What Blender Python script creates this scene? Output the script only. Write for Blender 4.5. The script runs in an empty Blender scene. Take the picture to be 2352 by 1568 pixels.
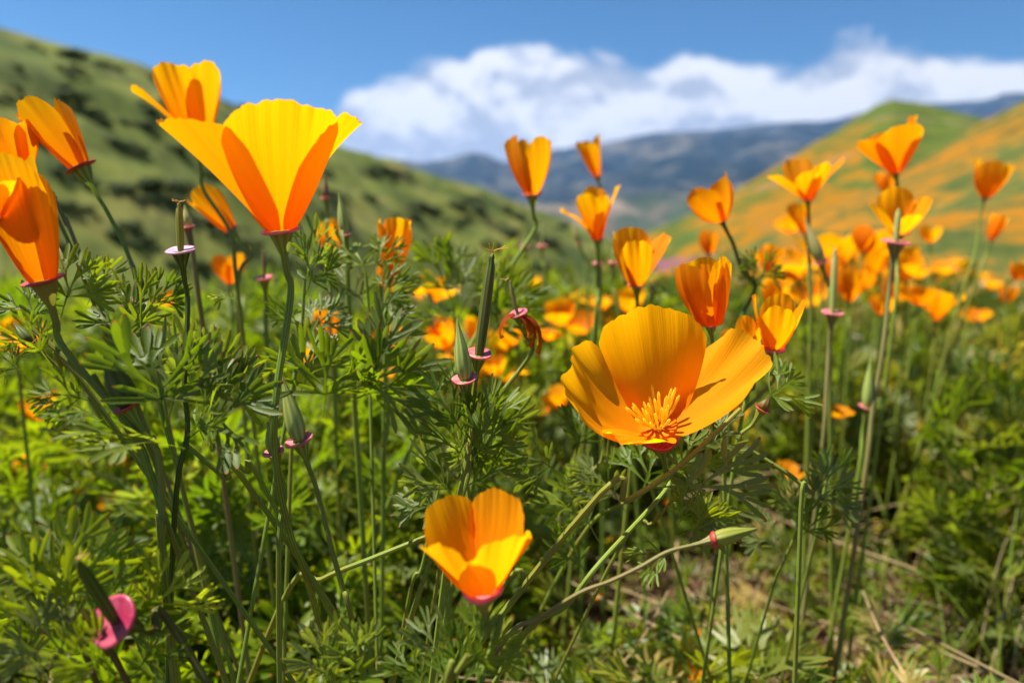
import bpy, math, random
import numpy as np
from mathutils import Vector, Matrix, noise as mnoise
random.seed(7); RS = np.random.RandomState(7)
SC = bpy.context.scene; COL = SC.collection
R = math.radians; PI = math.pi

# ------------------------------------------------------------------ camera
CAMZ, PITCH, F = 0.32, R(8.1), 1568.0          # F: focal length in pixels of a 2352 px wide picture (24 mm lens)
FOC = 0.222
cam = bpy.data.cameras.new('camera'); camo = bpy.data.objects.new('camera', cam); COL.objects.link(camo)
cam.lens = 24; cam.sensor_width = 36; cam.clip_start = 0.01; cam.clip_end = 60000
camo.location = (0, 0, CAMZ); camo.rotation_euler = (R(90) - PITCH, 0, 0)
cam.dof.use_dof = True; cam.dof.focus_distance = FOC; cam.dof.aperture_fstop = 7.2
SC.camera = camo
CAM = np.array([0, 0, CAMZ]); CR = np.array([1., 0, 0])
CU = np.array([0, math.sin(PITCH), math.cos(PITCH)]); CF = np.array([0, math.cos(PITCH), -math.sin(PITCH)])
def P(u, v, d): return CAM + d * (CF + CR * (u - 1176) / F + CU * (784 - v) / F)
def azel(u, v):
    q = CF + CR * (u - 1176) / F + CU * (784 - v) / F
    return math.degrees(math.atan2(q[0], q[1])), math.degrees(math.atan2(q[2], math.hypot(q[0], q[1])))

# ------------------------------------------------------------------ sky, clouds, sun
SUN_EL, SUN_AZ = R(64), R(-84)                    # azimuth from +Y towards +X
W = bpy.data.worlds.new('World'); SC.world = W; W.use_nodes = True
nt = W.node_tree; nt.nodes.clear()
def N(t, kind, **kw):
    n = t.nodes.new(kind)
    for k, v in kw.items(): setattr(n, k, v)
    return n
def setin(n, **kw):
    for k, v in kw.items(): n.inputs[k.replace('_', ' ')].default_value = v
    return n
def MATH(t, op, a, b=None, c=None, clamp=False):
    n = N(t, 'ShaderNodeMath', operation=op); n.use_clamp = clamp
    for i, x in enumerate((a, b, c)):
        if x is None: continue
        if isinstance(x, (int, float)): n.inputs[i].default_value = x
        else: t.links.new(x, n.inputs[i])
    return n.outputs[0]
def MIX(t, f, a, b, blend='MIX'):
    n = N(t, 'ShaderNodeMix', data_type='RGBA', blend_type=blend)
    for i, x in ((0, f), (6, a), (7, b)):
        if isinstance(x, (int, float)): n.inputs[i].default_value = x
        elif isinstance(x, tuple): n.inputs[i].default_value = (*x[:3], 1)
        else: t.links.new(x, n.inputs[i])
    return n.outputs[2]
def RAMP(t, f, stops, interp='LINEAR'):
    n = N(t, 'ShaderNodeValToRGB'); n.color_ramp.interpolation = interp
    e = n.color_ramp.elements
    while len(e) < len(stops): e.new(0.5)
    for i, (p, c) in enumerate(stops):
        e[i].position = p; e[i].color = (*c, 1) if isinstance(c, tuple) else (c, c, c, 1)
    t.links.new(f, n.inputs[0]); return n.outputs[0]
def SMOOTH(t, x, lo, hi):
    n = N(t, 'ShaderNodeMapRange', interpolation_type='SMOOTHSTEP')
    n.inputs[1].default_value = lo; n.inputs[2].default_value = hi
    t.links.new(x, n.inputs[0]); return n.outputs[0]
def NOISE(t, vec, scale, detail=4, rough=0.55, dist=0.0, out=0):
    n = N(t, 'ShaderNodeTexNoise'); setin(n, Scale=scale, Detail=detail, Roughness=rough, Distortion=dist)
    if vec is not None: t.links.new(vec, n.inputs['Vector'])
    return n.outputs[out]
def MAP(t, vec, scale=(1, 1, 1), loc=(0, 0, 0), rot=(0, 0, 0)):
    n = N(t, 'ShaderNodeMapping'); n.inputs['Scale'].default_value = scale; n.inputs['Location'].default_value = loc
    n.inputs['Rotation'].default_value = rot
    t.links.new(vec, n.inputs[0]); return n.outputs[0]

sky = N(nt, 'ShaderNodeTexSky', sky_type='NISHITA'); sky.sun_disc = False
sky.sun_elevation = SUN_EL; sky.sun_rotation = SUN_AZ
sky.altitude = 900; sky.air_density = 1.0; sky.dust_density = 0.2; sky.ozone_density = 2.0
tc = N(nt, 'ShaderNodeTexCoord').outputs['Generated']
sx = N(nt, 'ShaderNodeSeparateXYZ'); nt.links.new(tc, sx.inputs[0])
az = MATH(nt, 'ARCTAN2', sx.outputs[0], sx.outputs[1]); el = MATH(nt, 'ARCSINE', sx.outputs[2])
top_line = [(-900, 330), (700, 330), (760, 285), (830, 215), (900, 180), (1000, 160), (1160, 150), (1250, 132), (1400, 148), (1480, 185), (1560, 170),
            (1700, 158), (1840, 180), (1890, 160), (1970, 135), (2050, 145), (2150, 145), (2352, 150), (3100, 160)]
fc = N(nt, 'ShaderNodeFloatCurve'); cu = fc.mapping.curves[0]
pts = []
for u, v in top_line:
    a, e = azel(u, v); pts.append(((a + 70) / 140, e / 25))
while len(cu.points) < len(pts): cu.points.new(0.5, 0.5)
for p, q in zip(cu.points, pts): p.location = q
fc.mapping.update()
azn = MATH(nt, 'MULTIPLY_ADD', az, 180 / PI / 140, 0.5, clamp=True)
nt.links.new(azn, fc.inputs['Value'])
topel = MATH(nt, 'MULTIPLY', fc.outputs[0], R(25))
below = MATH(nt, 'MULTIPLY', MATH(nt, 'SUBTRACT', topel, el), 1 / R(2.2))     # >0 inside the bank
cv = MAP(nt, tc, (1, 1, 1.35))
n1 = NOISE(nt, cv, 7.5, 6, 0.52, 0.2)
n1b = NOISE(nt, MAP(nt, cv, loc=(0.0, 0.0, 0.03)), 7.5, 6, 0.52, 0.2)
nbig = NOISE(nt, MAP(nt, cv, (1, 1, 1.6), (3, 1, 2)), 5.0, 3, 0.5)
dens = MATH(nt, 'ADD', MATH(nt, 'ADD', below, 0.55), MATH(nt, 'MULTIPLY', MATH(nt, 'SUBTRACT', n1, 0.5), 3.0))
cm = SMOOTH(nt, dens, 0.0, 0.55)
wisp = MATH(nt, 'MULTIPLY', SMOOTH(nt, NOISE(nt, MAP(nt, tc, (1, 1, 3), (5, 2, 1)), 4.0, 5, 0.6), 0.60, 0.9), 0.35)
cm = MATH(nt, 'MAXIMUM', cm, wisp)
relief = MATH(nt, 'MULTIPLY_ADD', MATH(nt, 'SUBTRACT', n1, n1b), 8.0, 0.60)
relief = MATH(nt, 'ADD', relief, MATH(nt, 'MULTIPLY', MATH(nt, 'SUBTRACT', nbig, 0.5), -1.5))
relief = MATH(nt, 'ADD', relief, MATH(nt, 'MULTIPLY', SMOOTH(nt, below, 1.5, 4.5), 0.10), clamp=True)
ccol = RAMP(nt, relief, [(0.0, (0.52, 0.57, 0.66)), (0.3, (0.64, 0.68, 0.76)), (0.6, (0.86, 0.87, 0.90)), (1.0, (1.0, 1.0, 1.0))])
cs = N(nt, 'ShaderNodeVectorMath', operation='SCALE'); nt.links.new(ccol, cs.inputs[0]); cs.inputs['Scale'].default_value = 4.0
skyc = MIX(nt, 1.0, sky.outputs[0], MIX(nt, SMOOTH(nt, el, R(4), R(30)), (0.185, 0.35, 0.425), (0.095, 0.285, 0.39)), 'MULTIPLY')
out = MIX(nt, cm, skyc, cs.outputs[0])
bg = N(nt, 'ShaderNodeBackground'); bg.inputs[1].default_value = 0.10
nt.links.new(out, bg.inputs[0]); wo = N(nt, 'ShaderNodeOutputWorld'); nt.links.new(bg.outputs[0], wo.inputs[0])
W.cycles.sampling_method = 'MANUAL'; W.cycles.sample_map_resolution = 512

sl = bpy.data.lights.new('sun', 'SUN'); sl.energy = 5.0; sl.angle = R(0.53); sl.color = (1.0, 0.94, 0.83)
so = bpy.data.objects.new('sun', sl); COL.objects.link(so)
sd = Vector((math.sin(SUN_AZ) * math.cos(SUN_EL), math.cos(SUN_AZ) * math.cos(SUN_EL), math.sin(SUN_EL)))
so.rotation_euler = sd.to_track_quat('Z', 'Y').to_euler()
SC.view_settings.view_transform = 'Standard'; SC.view_settings.look = 'None'
SC.view_settings.exposure = 1.42; SC.view_settings.gamma = 1.0; SC.view_settings.use_curve_mapping = False
cy = SC.cycles
cy.max_bounces = 8; cy.diffuse_bounces = 3; cy.glossy_bounces = 2; cy.transmission_bounces = 6; cy.volume_bounces = 0
cy.transparent_max_bounces = 4; cy.caustics_reflective = False; cy.caustics_refractive = False
cy.use_denoising = True; cy.sample_clamp_indirect = 4.0; cy.use_adaptive_sampling = False

# ------------------------------------------------------------------ helpers
def mesh(name, V, Fc, mats, uv=None, smooth=True, midx=None):
    """V (n,3) array, Fc list of index tuples or (m,k) array, uv (n,2) per vertex."""
    me = bpy.data.meshes.new(name); V = np.asarray(V, np.float32)
    me.vertices.add(len(V)); me.vertices.foreach_set('co', V.ravel())
    if isinstance(Fc, np.ndarray):
        tot = np.full(len(Fc), Fc.shape[1], np.int32); flat = Fc.ravel().astype(np.int32)
    else:
        tot = np.array([len(f) for f in Fc], np.int32); flat = np.array([i for f in Fc for i in f], np.int32)
    st = np.concatenate(([0], np.cumsum(tot)[:-1])).astype(np.int32)
    me.loops.add(len(flat)); me.loops.foreach_set('vertex_index', flat)
    me.polygons.add(len(tot)); me.polygons.foreach_set('loop_start', st); me.polygons.foreach_set('loop_total', tot)
    if smooth: me.polygons.foreach_set('use_smooth', np.ones(len(tot), bool))
    if midx is not None: me.polygons.foreach_set('material_index', np.asarray(midx, np.int32))
    if uv is not None:
        l = me.uv_layers.new(name='UVMap'); l.data.foreach_set('uv', np.asarray(uv, np.float32)[flat].ravel())
    me.update(calc_edges=True)
    for m in (mats if isinstance(mats, (list, tuple)) else [mats]): me.materials.append(m)
    return me
def link(name, me, parent=None, loc=None):
    o = bpy.data.objects.new(name, me); COL.objects.link(o)
    if parent is not None: o.parent = parent
    if loc is not None: o.location = loc
    return o
def tag(o, label=None, cat=None, group=None, kind=None):
    for k, v in (('label', label), ('category', cat), ('group', group), ('kind', kind)):
        if v: o[k] = v
    return o
def thing(name, label, cat, loc, group=None):
    o = bpy.data.objects.new(name, None); COL.objects.link(o); o.location = Vector([float(c) for c in loc]); o.empty_display_size = 0.01
    return tag(o, label, cat, group)
def grid_faces(nu, nv, wrap=False):
    a = np.arange(nv * nu).reshape(nv, nu)
    if wrap: a = np.concatenate([a, a[:, :1]], 1)
    return np.stack([a[:-1, :-1], a[:-1, 1:], a[1:, 1:], a[1:, :-1]], -1).reshape(-1, 4)
def cat_geo(parts):
    """parts: list of (V, F(m,4 or 3) array, UV). All F same width."""
    Vs, Fs, Us, off = [], [], [], 0
    for V, Fc, U in parts:
        Vs.append(V); Fs.append(Fc + off); Us.append(U); off += len(V)
    return np.concatenate(Vs), np.concatenate(Fs), np.concatenate(Us)
def unit(v): v = np.asarray(v, float); return v / (np.linalg.norm(v) + 1e-12)
def catmull(pts, n=8):
    pts = [np.asarray(p, float) for p in pts]
    if len(pts) == 2: return np.array([pts[0] + (pts[1] - pts[0]) * t for t in np.linspace(0, 1, n)])
    q = [2 * pts[0] - pts[1]] + pts + [2 * pts[-1] - pts[-2]]; o = []
    for i in range(1, len(q) - 2):
        for t in np.linspace(0, 1, n, endpoint=False):
            a, b, c, d = q[i - 1], q[i], q[i + 1], q[i + 2]
            o.append(0.5 * ((2 * b) + (c - a) * t + (2 * a - 5 * b + 4 * c - d) * t * t + (3 * b - a - 3 * c + d) * t ** 3))
    o.append(pts[-1]); return np.array(o)
def tube(path, r0, r1=None, ns=8, ribs=0.0):
    path = np.asarray(path, float); n = len(path); r1 = r0 if r1 is None else r1
    T = np.gradient(path, axis=0); T /= np.linalg.norm(T, axis=1)[:, None] + 1e-12
    ref = np.array([0, 1., 0.02]) if abs(T[0][1]) < 0.8 else np.array([1., 0, 0])
    A = np.cross(T, ref); A /= np.linalg.norm(A, axis=1)[:, None] + 1e-12; B = np.cross(T, A)
    rr = np.asarray(r0, float) if np.ndim(r0) else np.linspace(r0, r1, n)
    th = np.linspace(0, 2 * PI, ns, endpoint=False)
    rad = rr[:, None] * (1 + ribs * np.cos(th * 6))[None]
    V = path[:, None] + rad[..., None] * (np.cos(th)[None, :, None] * A[:, None] + np.sin(th)[None, :, None] * B[:, None])
    s = np.concatenate(([0], np.cumsum(np.linalg.norm(np.diff(path, axis=0), axis=1))))
    U = np.stack(np.broadcast_arrays(np.abs(th / PI - 1)[None], (s * 10)[:, None]), -1)
    return V.reshape(-1, 3), grid_faces(ns, n, True), U.reshape(-1, 2)
def lathe(prof, axis, org, X=None, ns=20, wob=0.0, seed=0):
    """prof list of (r,h) along axis from org"""
    Z = unit(axis); X = unit(np.cross([0, 1, 0.1], Z)) if X is None else X; Y = np.cross(Z, X)
    pr = np.array(prof, float); th = np.linspace(0, 2 * PI, ns, endpoint=False)
    w = 1 + wob * np.sin(th * 3 + seed) + wob * 0.6 * np.sin(th * 5 + seed * 2)
    V = org + pr[:, 1][:, None, None] * Z + pr[:, 0][:, None, None] * w[None, :, None] * (np.cos(th)[None, :, None] * X + np.sin(th)[None, :, None] * Y)
    U = np.stack(np.broadcast_arrays(np.abs(th / PI - 1)[None], np.linspace(0, 1, len(pr))[:, None]), -1)
    return V.reshape(-1, 3), grid_faces(ns, len(pr), True), U.reshape(-1, 2)
def geo_obj(name, geo, mat, parent, **k):
    V, Fc, U = geo
    if parent is not None: V = V - np.array(parent.location)
    return link(name, mesh(name, V, Fc, mat, U, **k), parent)

# ------------------------------------------------------------------ materials
def newmat(name):
    m = bpy.data.materials.new(name); m.use_nodes = True; t = m.node_tree; t.nodes.clear()
    return m, t, N(t, 'ShaderNodeOutputMaterial')
def plant_shader(t, out, col, tcol, trans, rough=0.5, spec=0.25, bump=None, bstr=0.3, bdist=0.0005):
    p = N(t, 'ShaderNodeBsdfPrincipled'); p.inputs['Roughness'].default_value = rough; p.inputs['Specular IOR Level'].default_value = spec
    t.links.new(col, p.inputs['Base Color'])
    tr = N(t, 'ShaderNodeBsdfTranslucent'); t.links.new(tcol, tr.inputs['Color'])
    mx = N(t, 'ShaderNodeMixShader'); mx.inputs[0].default_value = trans
    t.links.new(p.outputs[0], mx.inputs[1]); t.links.new(tr.outputs[0], mx.inputs[2]); t.links.new(mx.outputs[0], out.inputs[0])
    if bump is not None:
        b = N(t, 'ShaderNodeBump'); b.inputs['Strength'].default_value = bstr; b.inputs['Distance'].default_value = bdist
        t.links.new(bump, b.inputs['Height'])
        t.links.new(b.outputs[0], p.inputs['Normal']); t.links.new(b.outputs[0], tr.inputs['Normal'])
def uvsplit(t):
    c = N(t, 'ShaderNodeTexCoord'); s = N(t, 'ShaderNodeSeparateXYZ'); t.links.new(c.outputs['UV'], s.inputs[0])
    return c, s.outputs[0], s.outputs[1]
def petal_mat(name, lo, mid, hi, tg=1.65):
    m, t, o = newmat(name); c, u, s = uvsplit(t)
    rnd = N(t, 'ShaderNodeObjectInfo').outputs['Random']
    vv = N(t, 'ShaderNodeCombineXYZ'); t.links.new(MATH(t, 'MULTIPLY', u, 70.0), vv.inputs[0]); t.links.new(MATH(t, 'MULTIPLY', s, 0.9), vv.inputs[1]); t.links.new(MATH(t, 'MULTIPLY', rnd, 60.0), vv.inputs[2])
    streak = NOISE(t, vv.outputs[0], 1.0, 4, 0.6)
    blot = NOISE(t, MAP(t, c.outputs['Object'], (1, 1, 1)), 60.0, 3, 0.5)
    g = MATH(t, 'ADD', s, MATH(t, 'MULTIPLY', MATH(t, 'SUBTRACT', streak, 0.5), 0.36))
    g = MATH(t, 'ADD', g, MATH(t, 'MULTIPLY', MATH(t, 'SUBTRACT', blot, 0.5), 0.35))
    g = MATH(t, 'ADD', g, MATH(t, 'MULTIPLY', MATH(t, 'SUBTRACT', rnd, 0.5), 0.25))
    col = RAMP(t, g, [(0.05, lo), (0.5, mid), (1.0, hi)])
    tcol = MIX(t, 1.0, col, (1.05, tg, 0.6), 'MULTIPLY')
    plant_shader(t, o, col, tcol, 0.58, 0.55, 0.15, streak, 0.5, 0.0005)
    return m
M = {}
M['petal'] = petal_mat('petal_orange', (0.86, 0.185, 0.002), (0.88, 0.245, 0.002), (0.89, 0.30, 0.003))
M['petal_warm'] = petal_mat('petal_deep_orange', (0.84, 0.15, 0.002), (0.87, 0.205, 0.002), (0.88, 0.26, 0.003))
M['petal_gold'] = petal_mat('petal_golden', (0.98, 0.28, 0.002), (0.99, 0.34, 0.002), (0.99, 0.40, 0.005), 1.35)
M['wilted'] = petal_mat('petal_wilted', (0.28, 0.035, 0.004), (0.55, 0.10, 0.006), (0.80, 0.24, 0.01))
def leaf_mat(name, cols, tip=(0.34, 0.06, 0.02), trans=0.50, tcolm=(2.3, 2.2, 0.5)):
    m, t, o = newmat(name); c, u, s = uvsplit(t)
    rnd = N(t, 'ShaderNodeObjectInfo').outputs['Random']
    r = MATH(t, 'FRACT', MATH(t, 'ADD', u, rnd))
    col = RAMP(t, r, cols)
    nz = NOISE(t, c.outputs['Object'], 140.0, 3, 0.6)
    col = MIX(t, MATH(t, 'MULTIPLY', nz, 0.5), col, MIX(t, 1.0, col, (0.55, 0.6, 0.5), 'MULTIPLY'))
    tc2 = MIX(t, 1.0, col, tcolm, 'MULTIPLY')
    n = N(t, 'ShaderNodeMapRange'); n.inputs[1].default_value = 0.88; n.inputs[2].default_value = 1.0; t.links.new(s, n.inputs[0])
    f = MATH(t, 'MULTIPLY', n.outputs[0], 0.8)
    col = MIX(t, f, col, tip); tc2 = MIX(t, f, tc2, tip)
    plant_shader(t, o, col, tc2, trans, 0.42, 0.35, nz, 0.25, 0.0004)
    return m
M['leaf'] = leaf_mat('leaf_green', [(0.0, (0.075, 0.1264, 0.01008)), (0.3, (0.125, 0.1919, 0.0084)), (0.55, (0.19, 0.2434, 0.01008)), (0.75, (0.13, 0.1778, 0.0462)), (0.9, (0.16, 0.1966, 0.0588)), (1.0, (0.08, 0.131, 0.01344))])
M['leaf_low'] = leaf_mat('leaf_undergrowth', [(0.0, (0.07, 0.1217, 0.01008)), (0.35, (0.14, 0.1966, 0.0126)), (0.6, (0.22, 0.234, 0.021)), (0.8, (0.1, 0.1591, 0.042)), (0.93, (0.36, 0.2621, 0.0756)), (1.0, (0.15, 0.1872, 0.0168))], trans=0.42)
M['leaf_olive'] = leaf_mat('leaf_olive', [(0.0, (0.06, 0.103, 0.01008)), (0.3, (0.12, 0.1778, 0.01344)), (0.5, (0.2, 0.2153, 0.0252)), (0.7, (0.1, 0.1498, 0.0252)), (0.85, (0.36, 0.2714, 0.084)), (1.0, (0.1, 0.1404, 0.0168))], trans=0.45)
M['leaf_spot'] = leaf_mat('leaf_yellow_spotted', [(0.0, (0.32, 0.34, 0.03)), (1.0, (0.25, 0.33, 0.03))], tip=(0.06, 0.02, 0.01))
def stem_mat(name, a, b, c3):
    m, t, o = newmat(name); c, u, s = uvsplit(t)
    rnd = N(t, 'ShaderNodeObjectInfo').outputs['Random']
    st = MATH(t, 'MULTIPLY_ADD', MATH(t, 'SINE', MATH(t, 'MULTIPLY', u, 2 * PI * 4)), 0.5, 0.5)
    col = MIX(t, st, a, b)
    nz = NOISE(t, c.outputs['Object'], 22.0, 3, 0.5)
    col = MIX(t, SMOOTH(t, MATH(t, 'ADD', nz, MATH(t, 'MULTIPLY', rnd, 0.22)), 0.52, 0.8), col, c3)
    plant_shader(t, o, col, MIX(t, 1.0, col, (1.3, 1.3, 0.7), 'MULTIPLY'), 0.32, 0.5, 0.25, st, 0.5, 0.0003)
    return m
M['stem'] = stem_mat('stem_green', (0.13, 0.22, 0.02), (0.31, 0.39, 0.07), (0.26, 0.26, 0.04))
M['stem_dark'] = stem_mat('stem_dark_green', (0.055, 0.095, 0.012), (0.13, 0.19, 0.03), (0.15, 0.12, 0.03))
M['stem_brown'] = stem_mat('stem_purplish_brown', (0.16, 0.16, 0.045), (0.34, 0.31, 0.11), (0.27, 0.17, 0.07))
M['stem_dry'] = stem_mat('stem_dry', (0.36, 0.26, 0.12), (0.52, 0.42, 0.22), (0.32, 0.17, 0.10))
M['bud'] = stem_mat('bud_green', (0.22, 0.31, 0.06), (0.42, 0.48, 0.14), (0.50, 0.42, 0.16))
M['bud_dark'] = stem_mat('bud_dark_green', (0.06, 0.11, 0.015), (0.13, 0.19, 0.03), (0.18, 0.12, 0.03))
def simple(name, col, col2, rough=0.5, scale=200, spec=0.3, trans=0.0, bump=0.0, bd=0.001):
    m, t, o = newmat(name); c = N(t, 'ShaderNodeTexCoord').outputs['Object']
    nz = NOISE(t, c, scale, 4, 0.6); cc = MIX(t, SMOOTH(t, nz, 0.35, 0.65), col, col2)
    plant_shader(t, o, cc, cc, trans, rough, spec, nz if bump else None, bump, bd)
    return m
M['rim'] = simple('rim_pink', (0.66, 0.13, 0.17), (0.78, 0.27, 0.27), 0.35, 300, 0.45, 0.35, 0.3, 0.0004)
M['rim_magenta'] = simple('rim_magenta', (0.42, 0.03, 0.09), (0.62, 0.12, 0.17), 0.3, 220, 0.5, 0.35, 0.4, 0.0005)
M['rim_red'] = simple('rim_red', (0.42, 0.035, 0.03), (0.55, 0.08, 0.06), 0.4, 300, 0.4, 0.2, 0.3, 0.0004)
M['rim_lilac'] = simple('rim_lilac', (0.50, 0.26, 0.42), (0.66, 0.42, 0.55), 0.5, 400, 0.3, 0.2, 0.3, 0.0004)
M['stamen'] = simple('stamen_yellow', (0.98, 0.66, 0.03), (1.0, 0.80, 0.08), 0.7, 900, 0.2, 0.5)
M['style'] = simple('style_tan', (0.60, 0.36, 0.10), (0.75, 0.48, 0.12), 0.7, 600, 0.2, 0.2)
M['spot'] = simple('dark_purple', (0.05, 0.008, 0.008), (0.10, 0.02, 0.01), 0.6)
M['straw'] = simple('dry_straw', (0.30, 0.22, 0.11), (0.46, 0.37, 0.20), 0.6, 90, 0.3, 0.15)
M['twig'] = simple('dark_twig', (0.10, 0.05, 0.03), (0.22, 0.13, 0.08), 0.8, 120)
M['pebble'] = simple('pebble', (0.20, 0.13, 0.09), (0.42, 0.30, 0.21), 0.85, 160)
M['shrub'] = simple('shrub_green', (0.04675, 0.07225, 0.0238), (0.085, 0.1105, 0.0357), 0.7, 1.2, 0.1, 0.15)
M['shrub_grey'] = simple('shrub_grey_green', (0.06375, 0.085, 0.03825), (0.1105, 0.1318, 0.04675), 0.7, 1.2, 0.1, 0.15)

def soil_mat():
    m, t, o = newmat('soil_ground'); c = N(t, 'ShaderNodeTexCoord').outputs['Object']
    p = N(t, 'ShaderNodeBsdfPrincipled'); p.inputs['Roughness'].default_value = 0.95; p.inputs['Specular IOR Level'].default_value = 0.1
    n0 = NOISE(t, c, 30, 8, 0.65); n2 = NOISE(t, c, 260, 4, 0.6)
    soil = RAMP(t, n0, [(0.3, (0.028, 0.0144, 0.008)), (0.5, (0.068, 0.036, 0.02)), (0.68, (0.152, 0.088, 0.048))])
    soil = MIX(t, SMOOTH(t, n2, 0.58, 0.72), soil, (0.24, 0.144, 0.088))
    big = NOISE(t, c, 1.1, 6, 0.6)
    veg = RAMP(t, big, [(0.3, (0.044, 0.068, 0.0176)), (0.5, (0.08, 0.104, 0.028)), (0.62, (0.128, 0.128, 0.04)), (0.75, (0.08, 0.096, 0.024))])
    s = N(t, 'ShaderNodeVectorMath', operation='LENGTH'); t.links.new(c, s.inputs[0])
    f = SMOOTH(t, MATH(t, 'ADD', s.outputs['Value'], MATH(t, 'MULTIPLY', n0, 1.0)), 1.8, 4.0)
    col = MIX(t, f, soil, veg)
    t.links.new(col, p.inputs['Base Color'])
    b = N(t, 'ShaderNodeBump'); b.inputs['Strength'].default_value = 0.8; b.inputs['Distance'].default_value = 0.004
    t.links.new(n0, b.inputs['Height']); t.links.new(b.outputs[0], p.inputs['Normal']); t.links.new(p.outputs[0], o.inputs[0])
    return m
def hill_mat(name, builder):
    m, t, o = newmat(name); c = N(t, 'ShaderNodeTexCoord').outputs['Object']
    p = N(t, 'ShaderNodeBsdfPrincipled'); p.inputs['Roughness'].default_value = 0.9; p.inputs['Specular IOR Level'].default_value = 0.05
    t.links.new(builder(t, c), p.inputs['Base Color']); t.links.new(p.outputs[0], o.inputs[0])
    return m
def left_cols(t, c):
    a = NOISE(t, MAP(t, c, (1, 1, 1.6), rot=(0, 0, 0.4)), 0.055, 6, 0.62)
    b = NOISE(t, MAP(t, c, (1, 1, 1.4)), 0.15, 5, 0.65)
    g = RAMP(t, a, [(0.32, (0.02981, 0.04968, 0.01391)), (0.44, (0.06955, 0.09141, 0.01987)), (0.54, (0.1143, 0.1292, 0.02782)), (0.66, (0.1639, 0.149, 0.04471))])
    g = MIX(t, MATH(t, 'MULTIPLY', SMOOTH(t, b, 0.46, 0.64), 0.7), g, (0.04471, 0.0616, 0.02186))
    br = NOISE(t, MAP(t, c, (1, 1, 1), (9, 3, 1)), 0.12, 4, 0.6)
    g = MIX(t, MATH(t, 'MULTIPLY', SMOOTH(t, br, 0.58, 0.70), 0.6), g, (0.1987, 0.1391, 0.07452))
    return g
def peak_cols(t, c):
    a = NOISE(t, MAP(t, c, (1, 1, 1.0)), 0.040, 7, 0.68)
    b = NOISE(t, c, 0.16, 6, 0.7)
    g = RAMP(t, b, [(0.35, (0.0363, 0.0561, 0.01188)), (0.55, (0.066, 0.0924, 0.01452)), (0.7, (0.1056, 0.1188, 0.0198))])
    u, s = uvsplit(t)[1:]                                           # poppies lie on the ridge flank facing us and low down
    k = MATH(t, 'ADD', a, MATH(t, 'MULTIPLY', MATH(t, 'SUBTRACT', b, 0.5), 1.4))
    k = MATH(t, 'ADD', k, MATH(t, 'MULTIPLY', SMOOTH(t, u, 0.42, 0.52), -0.22))
    g = MIX(t, MATH(t, 'MULTIPLY', SMOOTH(t, k, 0.46, 0.58), 0.8), g, (0.23, 0.088, 0.004))
    k2 = NOISE(t, MAP(t, c, (1, 1, 1), (40, 7, 3)), 0.06, 4, 0.6)
    g = MIX(t, MATH(t, 'MULTIPLY', SMOOTH(t, k2, 0.6, 0.72), 0.5), g, (0.1716, 0.1122, 0.0924))
    return g
def near_cols(t, c):
    a = NOISE(t, MAP(t, c, (1, 1, 1)), 0.075, 8, 0.7)
    b = NOISE(t, c, 0.5, 6, 0.7)
    u, s = uvsplit(t)[1:]
    g = RAMP(t, b, [(0.35, (0.033, 0.0462, 0.01188)), (0.52, (0.0726, 0.0858, 0.0198)), (0.7, (0.1122, 0.1122, 0.0264))])
    k = MATH(t, 'ADD', a, MATH(t, 'MULTIPLY', MATH(t, 'SUBTRACT', b, 0.5), 1.5))
    k = MATH(t, 'ADD', k, MATH(t, 'MULTIPLY', SMOOTH(t, s, 0.15, 0.7), 0.10))
    g = MIX(t, MATH(t, 'MULTIPLY', SMOOTH(t, k, 0.55, 0.68), 0.85), g, (0.24, 0.092, 0.004))
    edge = MATH(t, 'MULTIPLY', SMOOTH(t, MATH(t, 'ADD', s, MATH(t, 'MULTIPLY', b, 0.10)), 0.17, 0.10), 0.9)
    g = MIX(t, edge, g, RAMP(t, NOISE(t, MAP(t, c, (1, 1, 1), (3, 9, 4)), 0.25, 4, 0.6), [(0.4, (0.20, 0.085, 0.14)), (0.52, (0.26, 0.10, 0.04)), (0.62, (0.12, 0.12, 0.03))]))
    return g
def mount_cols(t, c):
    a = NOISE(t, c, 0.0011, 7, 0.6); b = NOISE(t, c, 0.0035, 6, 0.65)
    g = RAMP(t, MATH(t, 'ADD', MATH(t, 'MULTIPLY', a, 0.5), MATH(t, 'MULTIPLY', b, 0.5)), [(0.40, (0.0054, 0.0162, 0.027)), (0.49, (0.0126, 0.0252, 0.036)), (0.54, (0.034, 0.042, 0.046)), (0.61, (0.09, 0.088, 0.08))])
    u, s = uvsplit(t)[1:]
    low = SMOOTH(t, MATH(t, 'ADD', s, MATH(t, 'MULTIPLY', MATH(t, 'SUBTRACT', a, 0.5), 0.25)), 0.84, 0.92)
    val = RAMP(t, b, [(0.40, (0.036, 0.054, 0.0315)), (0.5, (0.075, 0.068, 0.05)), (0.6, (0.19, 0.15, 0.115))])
    return MIX(t, low, g, val)

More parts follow.
